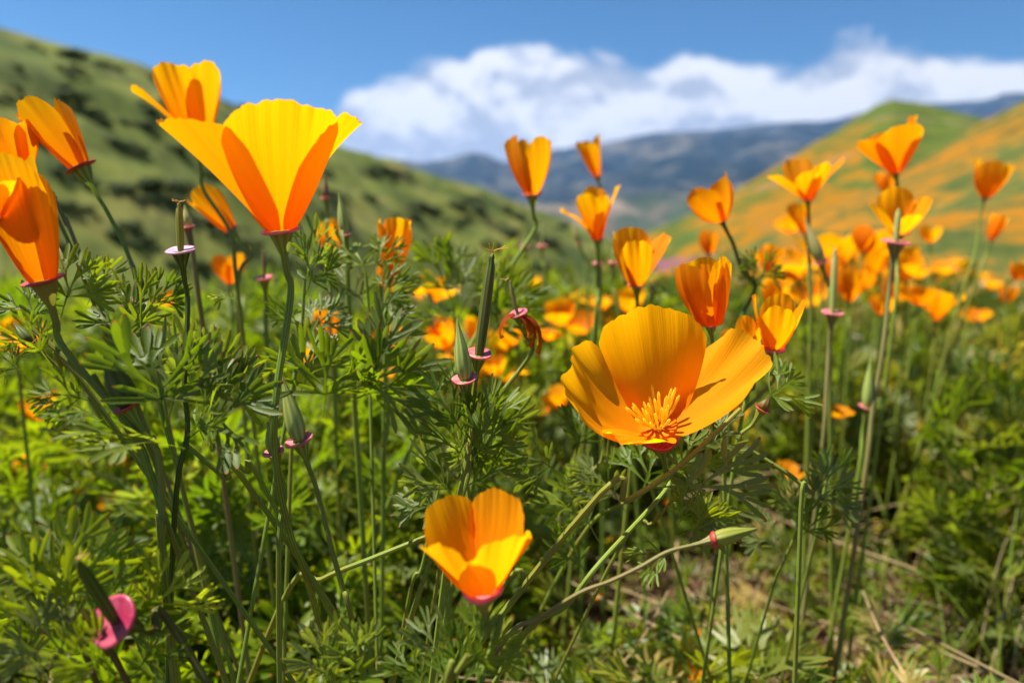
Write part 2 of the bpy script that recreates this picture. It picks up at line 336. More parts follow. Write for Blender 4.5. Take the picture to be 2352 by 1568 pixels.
# ------------------------------------------------------------------ ground
def sstep(x, a, b):
    t = min(1, max(0, (x - a) / (b - a))); return t * t * (3 - 2 * t)
def gz(x, y):
    r = math.hypot(x, y)
    side = sstep(x / (abs(y) + 0.6), -0.5, 0.5)                         # 0 left .. 1 right
    z = -(0.13 * (1 - side) + 0.07 * side) * max(0, y - 1.0)
    z = max(z, -26 + 0 * side) - 40 * sstep(r, 200, 1500)
    if r < 12:
        z += 0.012 * mnoise.noise(Vector((x * 9, y * 9, 0))) + 0.03 * mnoise.noise(Vector((x * 2, y * 2, 3))) + 0.003 * mnoise.noise(Vector((x * 45, y * 45, 3)))
    z += 0.05 * sstep(x, 0.15, 0.9) * (1 - sstep(y, 0.8, 2.2))
    return z
def build_ground():
    rs = np.concatenate((np.linspace(0.0, 0.25, 4), np.geomspace(0.27, 4, 130), np.geomspace(4.2, 16000, 70))); nth = 300
    rs[0] = 0.001
    V = np.zeros((len(rs), nth, 3))
    for i, r in enumerate(rs):
        for j in range(nth):
            th = 2 * PI * j / nth; x, y = r * math.sin(th), r * math.cos(th); V[i, j] = (x, y, gz(x, y))
    o = link('ground', mesh('ground', V.reshape(-1, 3), grid_faces(nth, len(rs), True)[:, ::-1], soil_mat()))
    tag(o, kind='structure', label='brown crumbly soil falling away into the valley')
build_ground()

def hill(name, ridge, foot, mat, ncol=220, nrow=60, amp=1.0, freq=0.05, back=0.6, bulge=0.08, label=None, crest=0.25):
    def resample(L):
        u = np.array([p[0] for p in L], float); return lambda x: (np.interp(x, u, [p[1] for p in L]), np.exp(np.interp(x, u, np.log([p[2] for p in L]))))
    fr, ff = resample(ridge), resample(foot); us = np.linspace(ridge[0][0], ridge[-1][0], ncol)
    rows = []; uv = []
    nb = 10
    Rg = []; Ft = []
    for u in us:
        v, d = fr(u); Rg.append(P(u, v, d)); v, d = ff(u); Ft.append(P(u, v, d))
    Rg = np.array(Rg); Ft = np.array(Ft)
    Rg[1:-1] = (Rg[:-2] + 2 * Rg[1:-1] + Rg[2:]) / 4
    for j in range(-nb, nrow):
        if j < 0:
            t = -j / nb; b = Rg + (Rg - Ft) * np.array([1, 1, 0]) * back * t; b[:, 2] = Rg[:, 2] - (Rg[:, 2] - Ft[:, 2]) * t ** 1.3 * 1.0; s = 0
        else:
            t = j / (nrow - 1); b = Rg + (Ft - Rg) * t; b[:, 2] += bulge * np.linalg.norm(Rg - Ft, axis=1) * math.sin(PI * t) * (1 - 0.3 * t); s = t
        k = crest + (1 - crest) * min(1, abs(t) * 5)
        for i in range(ncol):
            q = Vector(b[i] * freq)
            b[i, 2] += amp * (k if j >= 0 else crest) * (mnoise.fractal(q, 0.9, 2.1, 5) )
        rows.append(b); uv += [(i / (ncol - 1), s) for i in range(ncol)]
    V = np.array(rows)
    o = link(name, mesh(name, V.reshape(-1, 3), grid_faces(ncol, len(rows)), mat, np.array(uv)))
    tag(o, label=label, kind='structure')
    return o, V, nb
hl, HLV, HNB = hill('hill', [(-500, -60, 60), (0, 62, 78), (100, 92, 84), (330, 150, 98), (420, 185, 105), (520, 232, 113), (650, 290, 125), (790, 338, 140), (950, 388, 165), (1100, 430, 190), (1250, 487, 220), (1400, 548, 250), (1560, 610, 270)],
     [(-500, 1150, 14), (0, 950, 20), (520, 850, 34), (950, 800, 60), (1250, 740, 100), (1560, 700, 160)], hill_mat('hillside_grass', left_cols), amp=2.4, freq=0.045, bulge=0.03, crest=0.08, label='green grassy hillside dotted with dark scrub')
hill('hill', [(1380, 640, 170), (1440, 575, 170), (1540, 528, 175), (1700, 440, 190), (1850, 350, 212), (1950, 290, 230), (2010, 253, 242), (2050, 242, 250), (2110, 252, 252), (2200, 272, 245), (2300, 300, 240), (2700, 420, 240)],
     [(1380, 700, 60), (1700, 660, 60), (2700, 700, 50)], hill_mat('peak_poppies', peak_cols), amp=1.5, freq=0.03, bulge=0.03, label='peaked hill covered in orange poppies and green grass')
hill('hill', [(1400, 720, 30), (1560, 660, 45), (1700, 610, 58), (1850, 528, 78), (2050, 430, 100), (2200, 348, 116), (2352, 262, 132), (2560, 160, 150), (2900, 60, 160)],
     [(1400, 800, 9), (1700, 770, 9), (2900, 800, 9)], hill_mat('slope_poppies', near_cols), amp=0.8, freq=0.07, bulge=0.02, label='near slope thick with orange poppies and a purple crest')
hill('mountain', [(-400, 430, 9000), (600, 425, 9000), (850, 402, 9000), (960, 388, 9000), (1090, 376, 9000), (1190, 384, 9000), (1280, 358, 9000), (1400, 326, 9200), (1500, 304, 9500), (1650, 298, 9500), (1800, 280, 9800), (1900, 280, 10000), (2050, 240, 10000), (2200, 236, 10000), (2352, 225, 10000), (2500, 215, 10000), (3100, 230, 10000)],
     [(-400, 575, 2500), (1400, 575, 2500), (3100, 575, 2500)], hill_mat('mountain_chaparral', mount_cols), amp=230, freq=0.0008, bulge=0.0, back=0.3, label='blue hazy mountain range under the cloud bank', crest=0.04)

# ------------------------------------------------------------------ shrubs on the left hill
def shrub_mesh(seed, mat):
    rs = np.random.RandomState(seed); n = 520; nl = rs.randint(4, 7)
    c = np.stack([rs.uniform(-.5, .5, nl), rs.uniform(-.5, .5, nl), rs.uniform(.15, .5, nl)], 1); rr = rs.uniform(.3, .5, nl)
    k = rs.randint(0, nl, n); d = rs.normal(size=(n, 3)); d /= np.linalg.norm(d, axis=1)[:, None]
    p = c[k] + d * (rr[k] * rs.uniform(.6, 1.08, n))[:, None] * np.array([1, 1, .8]); p[:, 2] = np.where(p[:, 2] < 0, p[:, 2] * .5, p[:, 2])
    a = rs.normal(size=(n, 3)); a = np.cross(d, a); a /= np.linalg.norm(a, axis=1)[:, None]; b = np.cross(d + rs.normal(size=(n, 3)) * .5, a); b /= np.linalg.norm(b, axis=1)[:, None]
    s = rs.uniform(.06, .13, n)[:, None]
    V = np.stack([p - a * s, p + b * s * .7, p + a * s, p - b * s * .7], 1).reshape(-1, 3)
    return mesh('shrub', V, np.arange(4 * n).reshape(n, 4), mat, smooth=False)
SHM = [shrub_mesh(i, M['shrub'] if i < 3 else M['shrub_grey']) for i in range(6)]
def hill_point(u, v):
    """nearest left-hill surface point that projects to pixel (u, v)"""
    S = HLV[HNB:].reshape(-1, 3) - CAM; dep = S @ CF; pu = 1176 + F * (S @ CR) / dep; pv = 784 - F * (S @ CU) / dep
    i = np.argmin((pu - u) ** 2 + (pv - v) ** 2 + (dep < 1) * 1e9); return S[i] + CAM
big_shrubs = [(285, 285, 60), (225, 275, 50), (395, 355, 62), (60, 330, 60), (400, 435, 150), (330, 440, 120), (250, 420, 100), (505, 520, 80), (165, 480, 80), (40, 430, 110), (560, 560, 90), (620, 430, 60),
              (520, 240, 26), (550, 245, 26), (840, 400, 50), (870, 405, 30), (1040, 470, 60), (1180, 500, 55), (1225, 540, 60), (1260, 560, 60), (950, 500, 60), (890, 560, 70), (700, 400, 50), (480, 330, 40), (120, 215, 50), (20, 225, 70),
              (1130, 560, 60), (1010, 580, 50), (1100, 455, 30), (1290, 525, 40), (760, 470, 50), (300, 540, 110), (90, 560, 120), (440, 600, 100), (650, 600, 90), (10, 520, 90), (210, 190, 36), (330, 240, 34)]
for i in range(90):
    u = random.uniform(0, 1330); top = np.interp(u, [0, 330, 790, 1100, 1330], [75, 165, 350, 440, 520]); v = top + 14 + random.random() ** 1.4 * 330
    big_shrubs.append((u, v, random.uniform(22, 84)))
big_shrubs = [t for u, v, w in big_shrubs for t in ([(u, v, w)] if w < 70 else [(u, v, w * .6), (u + w * .34, v + w * .08, w * .46), (u - w * .36, v + w * .02, w * .5), (u + w * .05, v + w * .2, w * .4)])]
nearer = 'dark scrub bush on the left hillside'
for i, (u, v, w) in enumerate(big_shrubs):
    q = hill_point(u, v); d = float((q - CAM) @ CF); s = w * d / F / 1.5
    o = link('shrub', SHM[i % 6], None, Vector([float(c) for c in q]) - Vector((0, 0, 0.15 * s))); o.scale = (s, s, s * random.uniform(.6, .95)); o.rotation_euler.z = random.uniform(0, 6)
    lab = 'dark out-of-focus scrub bush on the green left hillside'
    tag(o, lab, 'shrub', 'scrub bushes on the left hillside')

# ------------------------------------------------------------------ flower parts
def petal_geo(phi, L, Wd, a0, a1, r0, org, Xv, Yv, Zv, seed, nu=25, nv=22, flat=0.25, er=0.22, ruf=0.03, asym=0.0, side=0.0, pw=1.0, rag=0.008, pleat=0.004, off=0.0, s0=0.0, fold=0.0):
    rs = np.random.RandomState(seed)
    u = np.linspace(-1, 1, nu)[None, :]; v = np.linspace(0, 1, nv)[:, None]
    ln = 1 - er * np.abs(u) ** 2.6 - 0.10 * np.abs(u) ** 9 + asym * 0.15 * u
    fr = rs.uniform(5, 9), rs.uniform(14, 22), rs.uniform(30, 44); ph = rs.uniform(0, 6, 6)
    ln = ln + rag * (np.sin(fr[0] * u + ph[0]) + 0.7 * np.sin(fr[1] * u + ph[1]) + 0.6 * np.sin(fr[2] * u + ph[2])) + rs.normal(size=(1, nu)) * rag * 0.5
    s = v * ln
    a = np.radians(a0 + (a1 - a0) * s ** pw + side * u ** 2 * s + asym * 10 * u * s)
    ds = np.diff(s, axis=0, prepend=0)
    am = (a + np.vstack([a[:1], a[:-1]])) / 2
    rho = r0 / L + np.cumsum(np.sin(am) * ds, 0); h = np.cumsum(np.cos(am) * ds, 0)
    rufv = ruf * s ** 2.2 * (np.sin(fr[0] * .8 * u + ph[2]) + .55 * np.sin(fr[0] * 1.7 * u + ph[3] + s * 2)) + pleat * s ** 1.5 * (np.sin(fr[2] * u + ph[4]) + np.sin(fr[1] * 1.3 * u + ph[5]))
    rufv = rufv + fold * s ** 5 * np.clip((u + .1) * 2.2, 0, 1) * np.clip((1 - u) * 3, 0, 1) * (np.abs(np.sin(11 * u + 2.2 * u * u)) ** 1.5 - .5)
    nr, nh = np.cos(a), -np.sin(a)
    rho = rho + rufv * nr + off / L * np.minimum(1, s * 6); h = h + rufv * nh
    w = (r0 / L) * 1.5 * (1 - s) + Wd * 0.5 * np.minimum(1.0, (s + 1e-6)) ** 0.72 * (1 - 0.10 * s ** 4)
    rr = np.maximum(rho, 0.04)
    span = np.minimum(w / rr, R(88)) * u
    tx = flat * (w * u)                                      # share laid flat along the tangent
    ang = span * (1 - flat)
    X = rho * np.cos(ang) - 0 * tx; Y = rho * np.sin(ang) + tx
    c, sn = math.cos(R(phi)), math.sin(R(phi))
    lx = (X * c - Y * sn) * L; ly = (X * sn + Y * c) * L; lz = (h + s0) * L
    V = org + lx[..., None] * Xv + ly[..., None] * Yv + lz[..., None] * Zv
    U = np.stack(np.broadcast_arrays(u * 0.5 + 0.5, s), -1)
    return V.reshape(-1, 3), grid_faces(nu, nv), U.reshape(-1, 2)
def frame(lean, tilt):
    l, k = R(lean), R(tilt)
    Z = unit([math.sin(l) * math.cos(k), -math.sin(k), math.cos(l) * math.cos(k)])
    X = unit(np.array([1., 0, 0]) - Z * Z[0]); return X, np.cross(Z, X), Z
def PT(phi, L=1, W=1.15, a0=38, a1=8, **k): return dict(phi=phi, L=L, Wd=W, a0=a0, a1=a1, **k)
def preset(kind, seed, rot=None):
    rs = random.Random(seed); rot = rs.uniform(-45, 45) if rot is None else rot; out = []
    base = dict(cup=(42, 10, 1.3), open=(46, 60, 1.35), closed=(30, -4, 1.05), trumpet=(36, 36, 1.3), narrow=(24, 12, 0.9), bowl=(58, 20, 1.4))[kind]
    for k in range(4):
        out.append(PT(270 + rot + 90 * k + rs.uniform(-10, 10), 1 + rs.uniform(-.10, .06), base[2] * rs.uniform(.92, 1.08), base[0] + (12 if kind in ('cup', 'closed', 'bowl') else 4) + rs.uniform(-5, 5), base[1] - 3 + rs.uniform(-11, 15), pw=.75 if kind != 'open' else 1,
                      off=0.0005 * (k % 2), ruf=rs.uniform(.02, .05), asym=rs.uniform(-.9, .9), side=rs.uniform(-12, 22), er=rs.uniform(.18, .34)))
    return out
def receptacle(root, org, Z, rr, rs_, mat_rim, mat_stem, stem_pts, detail=1, wob=0.04, seed=0, stem_dir=True, cup=0.12, thick=0.10, ribs=0.06):
    """funnel + collar + stem; rr collar radius, rs_ stem radius"""
    ns = 24 if detail else 12
    geo_obj('receptacle', lathe([(rs_ * .6, -rr * 2.6), (rs_ * 1.02, -rr * 2.2), (rs_ * 1.15, -rr * 1.3), (rr * .42, -rr * .65), (rr * .60, -rr * .18), (rr * .60, -rr * .02), (rr * .3, 0)], Z, org, ns=ns), mat_stem, root)
    t = thick * rr
    Zr = unit(Z - CF * .22)
    geo_obj('rim', lathe([(rr * .5, -t * .3), (rr * .62, -t * .9), (rr * .85, -t * .5 + cup * rr * .5), (rr * .98, cup * rr * .9 - t * .2), (rr, cup * rr + t * .3), (rr * .95, cup * rr + t * .7), (rr * .8, cup * rr * .5 + t * .6), (rr * .6, t * .5), (rr * .2, t * .3)], Zr, org, ns=ns, wob=wob, seed=seed), mat_rim, root)
    stem_pts = [p for i, p in enumerate(stem_pts) if i == len(stem_pts) - 1 or np.linalg.norm(p - org) > rr * 3.5 + .012]
    p0 = org - Z * rr * 2.0; pts = [p0, p0 - Z * max(rr * 1.5, 0.008)] + stem_pts
    path = catmull(pts, 6)
    geo_obj('stem', tube(path, rs_, rs_ * 1.25, 12 if detail else 6, ribs), mat_stem, root)
def rootpt(p, dx=0.0, dy=0.06):
    x, y = p[0] + dx, p[1] + dy; return np.array([x, y, gz(x, y) - 0.01])
def runout(a, q):
    """where a stem running a -> q reaches the ground"""
    h = max(0, q[2] - gz(q[0], q[1])); d = q - a; hor = d[:2] / (abs(d[2]) + .4 * np.linalg.norm(d[:2]) + 1e-6) * h * .75
    n = np.linalg.norm(hor); hor = hor * min(1, .16 / (n + 1e-9)); x, y = q[0] + hor[0], q[1] + hor[1] + .02
    return np.array([x, y, gz(x, y) - .01])
def stemline(px, py, d, stem, dx=0.0, dy=0.05):
    """pixel way-points (u, v[, depth]) then down to the ground"""
    pts = []; dd = d
    for s in stem:
        dd = s[2] if len(s) > 2 else dd; pts.append(P(s[0], s[1], dd))
    q = pts[-1] if pts else P(px, py, d)
    g = runout(pts[-2] if len(pts) > 1 else P(px, py, d), q) if pts else rootpt(q, dx, dy)
    if q[2] > g[2] + 0.03: pts += [q * .5 + g * .5, g]
    return pts, g
GRP = 'poppies standing above the foliage'
def poppy(px, py, d, Lpx, lean, tilt, petals, stem, label, rim=None, mat='petal', rimmat='rim', stemmat='stem', stamens=0, detail=1, seed=0, group=GRP, srad=0.0011, cat='poppy', name='poppy', dx=0.0, dy=0.05, cup=.12, thick=.1, bbox=None, drop=0.0):
    bbox = bbox or BB.get((px, py))
    if isinstance(petals, str): petals = preset(petals, seed * 7 + 3)
    org = P(px, py, d); rr = (rim * d / F / 2) if rim else max(0.16 * Lpx * d / F, 0.002)
    kx = kz = 1.0
    def make(i, p, nu, nv):
        p = dict(p); l = p.pop('L') * Lpx * d / F; p.pop('mat', None)
        V, Fc, U = petal_geo(L=l, r0=rr * .72, org=org, Xv=X, Yv=Y, Zv=Z, seed=seed * 11 + i, nu=nu, nv=nv, **p)
        q = V - org; h = q @ Z; V = org + (q - h[:, None] * Z) * kx + (h * kz)[:, None] * Z
        return V, Fc, U
    X, Y, Z = frame(lean, tilt)
    for it in range(5 if bbox else 0):                      # settle size and lean on the flower's measured width and height
        X, Y, Z = frame(lean, tilt); Q = np.concatenate([make(i, p, 15, 10)[0] for i, p in enumerate(petals)]) - CAM
        dp = Q @ CF; u = 1176 + F * (Q @ CR) / dp; v = 784 - F * (Q @ CU) / dp
        x0, y0, x1, y1 = bbox; kx *= ((x1 - x0) / (u.max() - u.min())) ** .8; kz *= ((py - y0) / (py - v.min())) ** .8
        kx = min(1.6, max(.6, kx)); kz = min(1.6, max(.6, kz))
        lean += math.degrees(math.atan(((x0 + x1) / 2 - (u.max() + u.min()) / 2) / max(20, (py - y0)))) * .7
    X, Y, Z = frame(lean, tilt); L = Lpx * d / F * kz
    pts, g = stemline(px, py, d, stem, dx, dy)
    root = thing(name, label, cat, g, group)
    for i, p in enumerate(petals):
        m = p.get('mat', mat)
        nu, nv = (61, 40) if detail == 2 else ((29, 18) if detail == 1 else (13, 9))
        geo_obj('petal', make(i, p, nu, nv), M[m], root)
    if drop > .3: geo_obj('flower_center', lathe([(rr * .95, rr * .30), (rr * .6, rr * .12), (rr * .2, rr * .10), (0, rr * .12)], Z, org, ns=20), M[mat], root)
    receptacle(root, org - Z * rr * drop, Z, rr, min(srad * (.62 if d < .3 else .85), rr * .45), M[rimmat], M[stemmat], pts, detail, seed=seed, cup=cup, thick=thick)
    if stamens:
        rs = random.Random(seed)
        for k in range(stamens):
            a = 2 * PI * k / stamens + rs.uniform(-.2, .2); o = R(rs.uniform(6, 44)); ln = rs.uniform(.19, .32) * L
            dr = unit(Z * math.cos(o) + (X * math.cos(a) + Y * math.sin(a)) * math.sin(o)); b = org + Z * .012 * L * 3 + (X * math.cos(a) + Y * math.sin(a)) * rr * .25
            pth = catmull([b, b + dr * ln * .3, b + dr * ln * .6, b + dr * ln * .75 + Z * ln * .05, b + dr * ln + Z * ln * .12], 3)
            n = len(pth); rad = np.array([.007 if i < n * .35 else .0125 for i in range(n)]) * L; rad[-1] = .005 * L; rad[0] = .005 * L
            geo_obj('stamen', tube(pth, rad, ns=7), M['stamen'], root)
        geo_obj('stigma', lathe([(.0, .13 * L), (.018 * L, .10 * L), (.02 * L, .0)], Z, org, ns=8), M['rim_red'], root)
    return root
def capgeo(org, axis, length, r, prof, ns=18, bend=None):
    Z = unit(axis); V, Fc, U = lathe([(a * r, b * length) for a, b in prof], Z, org, ns=ns)
    if bend is not None:
        h = ((V - org) @ Z) / length; V = V + (h ** 2)[:, None] * np.asarray(bend)[None]
    return V, Fc, U
BUDP = [(.55, 0), (.80, .06), (.96, .16), (1, .26), (.93, .40), (.76, .54), (.52, .68), (.32, .80), (.19, .90), (.11, .97), (.0, 1.0)]
PODP = [(.75, 0), (.85, .06), (.95, .2), (1.0, .4), (.98, .7), (.80, .88), (.5, .95), (.55, .97), (.4, 1.0), (0, 1.0)]
def bud(px, py, d, tip, w, rim, stem, label, kind='bud', mat='bud', rimmat='rim', stemmat='stem', group=None, srad=0.0011, bend=0.0, seed=0, dx=0.0, dy=0.05, tipd=None, styles=0, axis=None, cup=.12, thick=.12, detail=1, wob=.05):
    org = P(px, py, d); tp = P(tip[0], tip[1], tipd or d); ax = unit(tp - org); ln = float(np.linalg.norm(tp - org))
    pts, g = stemline(px, py, d, stem, dx, dy)
    nm, cat = ('poppy_bud', 'poppy bud') if kind == 'bud' else ('poppy_seed_pod', 'seed pod')
    root = thing(nm, label, cat, g, group)
    Z = unit(ax - CF * (.2 if d < .3 else .12)) if axis is None else unit(axis); rr = rim * d / F / 2
    geo_obj('bud_cap' if kind == 'bud' else 'pod', capgeo(org, ax, ln, w * d / F / 2, BUDP if kind == 'bud' else PODP, bend=CR * bend * ln), M[mat], root)
    receptacle(root, org, Z, rr, min(srad * (.65 if d < .3 else .9), rr * .6), M[rimmat], M[stemmat], pts, detail, seed=seed, cup=cup, thick=thick, wob=wob)
    rs = random.Random(seed)
    for k in range(styles):
        a = rs.uniform(0, 6); r = ln * .05
        q = [tp - ax * ln * .01, tp + ax * r * .8 + CR * r * .5 * math.cos(a), tp + ax * r * 1.2 + CR * r * 2.0 * math.cos(a) + CF * r * math.sin(a), tp + ax * r * (1.2 + rs.uniform(-.4, .9)) + CR * r * 3.0 * math.cos(a) + CF * r * 2 * math.sin(a)]
        geo_obj('style', tube(catmull(q, 4), .00022, .00012, 5), M['style'], root)
    return root

# ------------------------------------------------------------------ leaves
def leaf_geo(seed, lod=0):
    rs = random.Random(seed); Vs, Fs, Us = [], [], []
    three = lod == 0
    def strip(bl, br, D, Nn, length, wmax, wend, level, nsec):
        """ribbon from edge bl-br along D; returns end edge, direction and normal"""
        D = unit(D); Nn = unit(Nn - D * (Nn @ D)); S = np.cross(D, Nn)
        c = (bl + br) / 2; w0 = np.linalg.norm(br - bl) / 2; b0 = len(Vs)
        lat = rs.uniform(-.25, .25) / nsec; drop = rs.uniform(-.30, .12) / nsec
        term = level == 3
        for k in range(nsec + 1):
            t = k / nsec
            if term: w = w0 + (wmax - w0) * math.sin(min(1, t * 1.25) * PI / 2) if t < .8 else wmax * (.93 if t < .9 else .35)
            else: w = w0 + (wmax - w0) * t if k == 0 or t < .6 else wmax + (wend - wmax) * (t - .6) / .4
            if k > 0:
                D = unit(D + S * lat + Nn * drop); Nn = unit(Nn - D * (Nn @ D)); S = np.cross(D, Nn); c = c + D * length / nsec
            L_, R_ = (bl, br) if k == 0 else (c - S * w, c + S * w)
            row = [L_, c - Nn * w * .35, R_] if three else [L_, R_]
            for p in row: Vs.append(p); Us.append((0.5, t if term else 0.0))
        m = 3 if three else 2
        for k in range(nsec):
            for j in range(m - 1):
                a = b0 + k * m + j; Fs.append((a, a + 1, a + m + 1, a + m))
        return c - S * wend, c + S * wend, D, Nn
    def grow(bl, br, D, Nn, level):
        if level == 3:
            strip(bl, br, D, Nn, rs.uniform(.13, .23), rs.uniform(.016, .027), 0, 3, 4 if three else 2); return
        ln = {0: rs.uniform(.22, .34), 1: rs.uniform(.15, .24), 2: rs.uniform(.06, .12)}[level]
        wm = {0: .008, 1: .013, 2: .020}[level]; we = {0: .022, 1: .032, 2: .038}[level]
        el, er_, D2, N2 = strip(bl, br, D, Nn, ln, wm, we, level, 3 if three else (2 if level < 2 else 1))
        n = {0: 3, 1: rs.choice([2, 3]), 2: rs.choice([2, 3, 3])}[level]; sp = {0: 50, 1: 36, 2: 21}[level]
        S2 = np.cross(D2, N2)
        for k in range(n):
            f = (k - (n - 1) / 2) / max(1, (n - 1) / 2); an = R(f * sp + rs.uniform(-7, 7))
            e0 = el + (er_ - el) * k / n; e1 = el + (er_ - el) * (k + 1) / n
            Dk = D2 * math.cos(an) + S2 * math.sin(an) + N2 * rs.uniform(-.18, .25)
            Nk = N2 + S2 * rs.uniform(-.4, .4) + D2 * rs.uniform(-.3, .3)
            grow(e0, e1, Dk, Nk, level + 1)
        if level == 0:                                        # a second pair lower on the stalk
            for sgn in (-1, 1):
                c = (el + er_) / 2 - D2 * ln * .28; an = R(sgn * rs.uniform(48, 66))
                Dk = D2 * math.cos(an) + S2 * math.sin(an) + N2 * rs.uniform(-.1, .3)
                grow(c - D2 * .006 + N2 * .002, c + D2 * .006 + N2 * .002, Dk, N2 + D2 * rs.uniform(-.2, .2), 2 if rs.random() < .5 else 1)
    grow(np.array([-.006, 0, 0]), np.array([.006, 0, 0]), np.array([0, 1., .05]), np.array([0, 0, 1.]), 0)
    return np.array(Vs), np.array(Fs), np.array(Us)
LEAF = [leaf_geo(100 + i, 0) for i in range(10)]; LEAFLOW = [leaf_geo(200 + i, 1) for i in range(8)]
for L_ in (LEAF, LEAFLOW):
    for i, (V, Fc, U) in enumerate(L_): L_[i] = (V / V[:, 1].max(), Fc, U)
LEAFME = [mesh('leaf', V, Fc, M['leaf'], U) for V, Fc, U in LEAF]
SPOTME = mesh('leaf', LEAF[3][0], LEAF[3][1], M['leaf_spot'], LEAF[3][2])
def leaf_matrix(base, direction, size, roll, up=(0, 0, 1)):
    D = unit(direction); Nn = np.asarray(up, float); Nn = unit(Nn - D * (Nn @ D)); S = np.cross(D, Nn)
    c, s = math.cos(roll), math.sin(roll); N2 = Nn * c + S * s; S2 = np.cross(D, N2)
    return np.stack([S2 * size, D * size, N2 * size], 1), np.asarray(base, float)
def leaf_obj(parent, base, direction, size, roll=0.0, up=(0, 0, 1), me=None):
    A, b = leaf_matrix(base, direction, size, roll, up); b = b - np.array(parent.location); A = A.copy(); A[:, 0] *= random.uniform(.7, 1.15)
    o = link('leaf', me or LEAFME[random.randrange(len(LEAFME))], parent)
    m = Matrix([[*map(float, A[0]), float(b[0])], [*map(float, A[1]), float(b[1])], [*map(float, A[2]), float(b[2])], [0, 0, 0, 1]])
    o.matrix_basis = m; return o

BB = {(645, 530): (362, 228, 826, 537), (1512, 985): (1284, 697, 1770, 990), (1108, 1350): (965, 1120, 1219, 1350), (100, 645): (-60, 352, 120, 650), (185, 385): (45, 218, 192, 388),
      (455, 330): (299, 140, 508, 330), (55, 392): (-45, 270, 92, 395), (532, 528): (428, 420, 540, 530), (1222, 447): (1158, 312, 1266, 450), (1372, 405): (1321, 308, 1380, 405), (1372, 550): (1286, 424, 1424, 552),
      (1462, 655): (1407, 522, 1541, 655), (1658, 508): (1575, 395, 1683, 510), (1628, 582): (1605, 527, 1650, 582), (1632, 745): (1550, 587, 1680, 748), (1776, 798): (1727, 672, 1850, 800), (1712, 815): (1660, 724, 1745, 815),
      (1856, 460): (1762, 358, 1940, 460), (1848, 535): (1806, 463, 1862, 535), (2057, 398): (1966, 263, 2120, 400), (2032, 440): (2005, 393, 2060, 440), (2066, 535): (1996, 428, 2142, 535), (2262, 455): (2236, 363, 2332, 455),
      (2276, 552): (2266, 490, 2318, 552), (895, 645): (865, 498, 946, 645), (888, 678): (868, 600, 910, 678), (1002, 692): (972, 634, 1020, 692), (760, 580): (725, 502, 795, 580), (1940, 602): (1895, 535, 1980, 602),
      (2015, 625): (1972, 550, 2055, 628), (2092, 605): (2068, 562, 2114, 608), (2136, 556): (2110, 516, 2165, 558), (1950, 692): (1912, 617, 1990, 692), (2150, 735): (2098, 660, 2218, 740)}
# ------------------------------------------------------------------ hero poppies
A1 = poppy(645, 530, .200, 312, 2, 2, [
    PT(214, 1.10, 1.45, 44, 46, asym=-.8, ruf=.035, er=.16, pleat=.002, flat=.2, side=-4, rag=.010),
    PT(306, 1.00, 1.40, 36, 38, asym=.1, ruf=.03, er=.12, pleat=.003, flat=.2, off=.0004, rag=.007, fold=.030),
    PT(8, 1.05, 1.0, 34, 52, asym=1.2, ruf=.04, er=.26, off=.0, flat=.3),
    PT(110, .90, 1.25, 34, 38, ruf=.03, er=.2, off=.0004)],
    [(650, 600), (641, 760), (632, 930), (636, 1080, .205), (668, 1230, .22), (720, 1380, .24)], 'large wide-open orange poppy with fringed edge, seen from the side, upper left of centre', rim=88, detail=2, srad=.00155, stemmat='stem', seed=3, cup=.02, rimmat='rim', thick=.09)
B1 = poppy(1512, 985, .225, 300, 0, 27, [
    PT(76, 1.0, 1.20, 46, 4, asym=0, ruf=.02, er=.14, off=.0008, pleat=.0012, flat=.3),
    PT(166, .97, 1.25, 66, 12, asym=.1, ruf=.04, er=.10, flat=.3, pleat=.0012, off=.0002),
    PT(8, 1.06, 1.0, 62, 44, asym=-.3, ruf=.06, er=.24, flat=.25, pleat=.0012, off=.0002),
    PT(240, .58, 1.3, 54, 46, asym=-.4, ruf=.05, er=.2, off=.0010, flat=.2)],
    [(1490, 1080, .22), (1440, 1180, .212), (1380, 1290, .206), (1300, 1390, .21), (1180, 1490, .225)], 'large golden poppy opened like a bowl with its yellow stamens showing, right of centre', rim=92, mat='petal_gold', rimmat='rim_red', stamens=24, detail=2, srad=.00125, seed=5, cup=.5, thick=.2, drop=.85)
C1 = poppy(1108, 1350, .170, 262, -3, 6, [
    PT(236, .90, 1.25, 34, 26, asym=-.3, ruf=.04, er=.30, side=10),
    PT(304, .92, 1.30, 34, 22, asym=.3, ruf=.04, er=.30, off=.0006, side=10),
    PT(142, .97, 1.15, 34, 14, ruf=.02, er=.24, off=.0006),
    PT(45, 1.0, 1.2, 34, 8, ruf=.02, er=.24)],
    [(1103, 1430), (1075, 1500), (1040, 1570)], 'golden cup-shaped poppy nearest the camera at the bottom centre', rim=96, mat='petal_gold', rimmat='rim', detail=2, srad=.0013, seed=8, cup=.2, thick=.2, drop=.15)
poppy(100, 645, .195, 300, -14, 2, [
    PT(290, 1.0, .92, 22, 6, er=.24, ruf=.02, asym=.2, flat=.3), PT(195, .95, .9, 30, 10, er=.25, off=.0005), PT(20, .98, .85, 18, -2, er=.25, off=.0005), PT(110, .95, .95, 22, 12, er=.2)],
    [(150, 740), (215, 860), (300, 985), (350, 1100), (375, 1200), (380, 1330, .22)], 'tall closed orange poppy cut by the left edge, leaning left with a dark red collar', rim=92, rimmat='rim_red', detail=2, srad=.0015, seed=11, cup=.02)
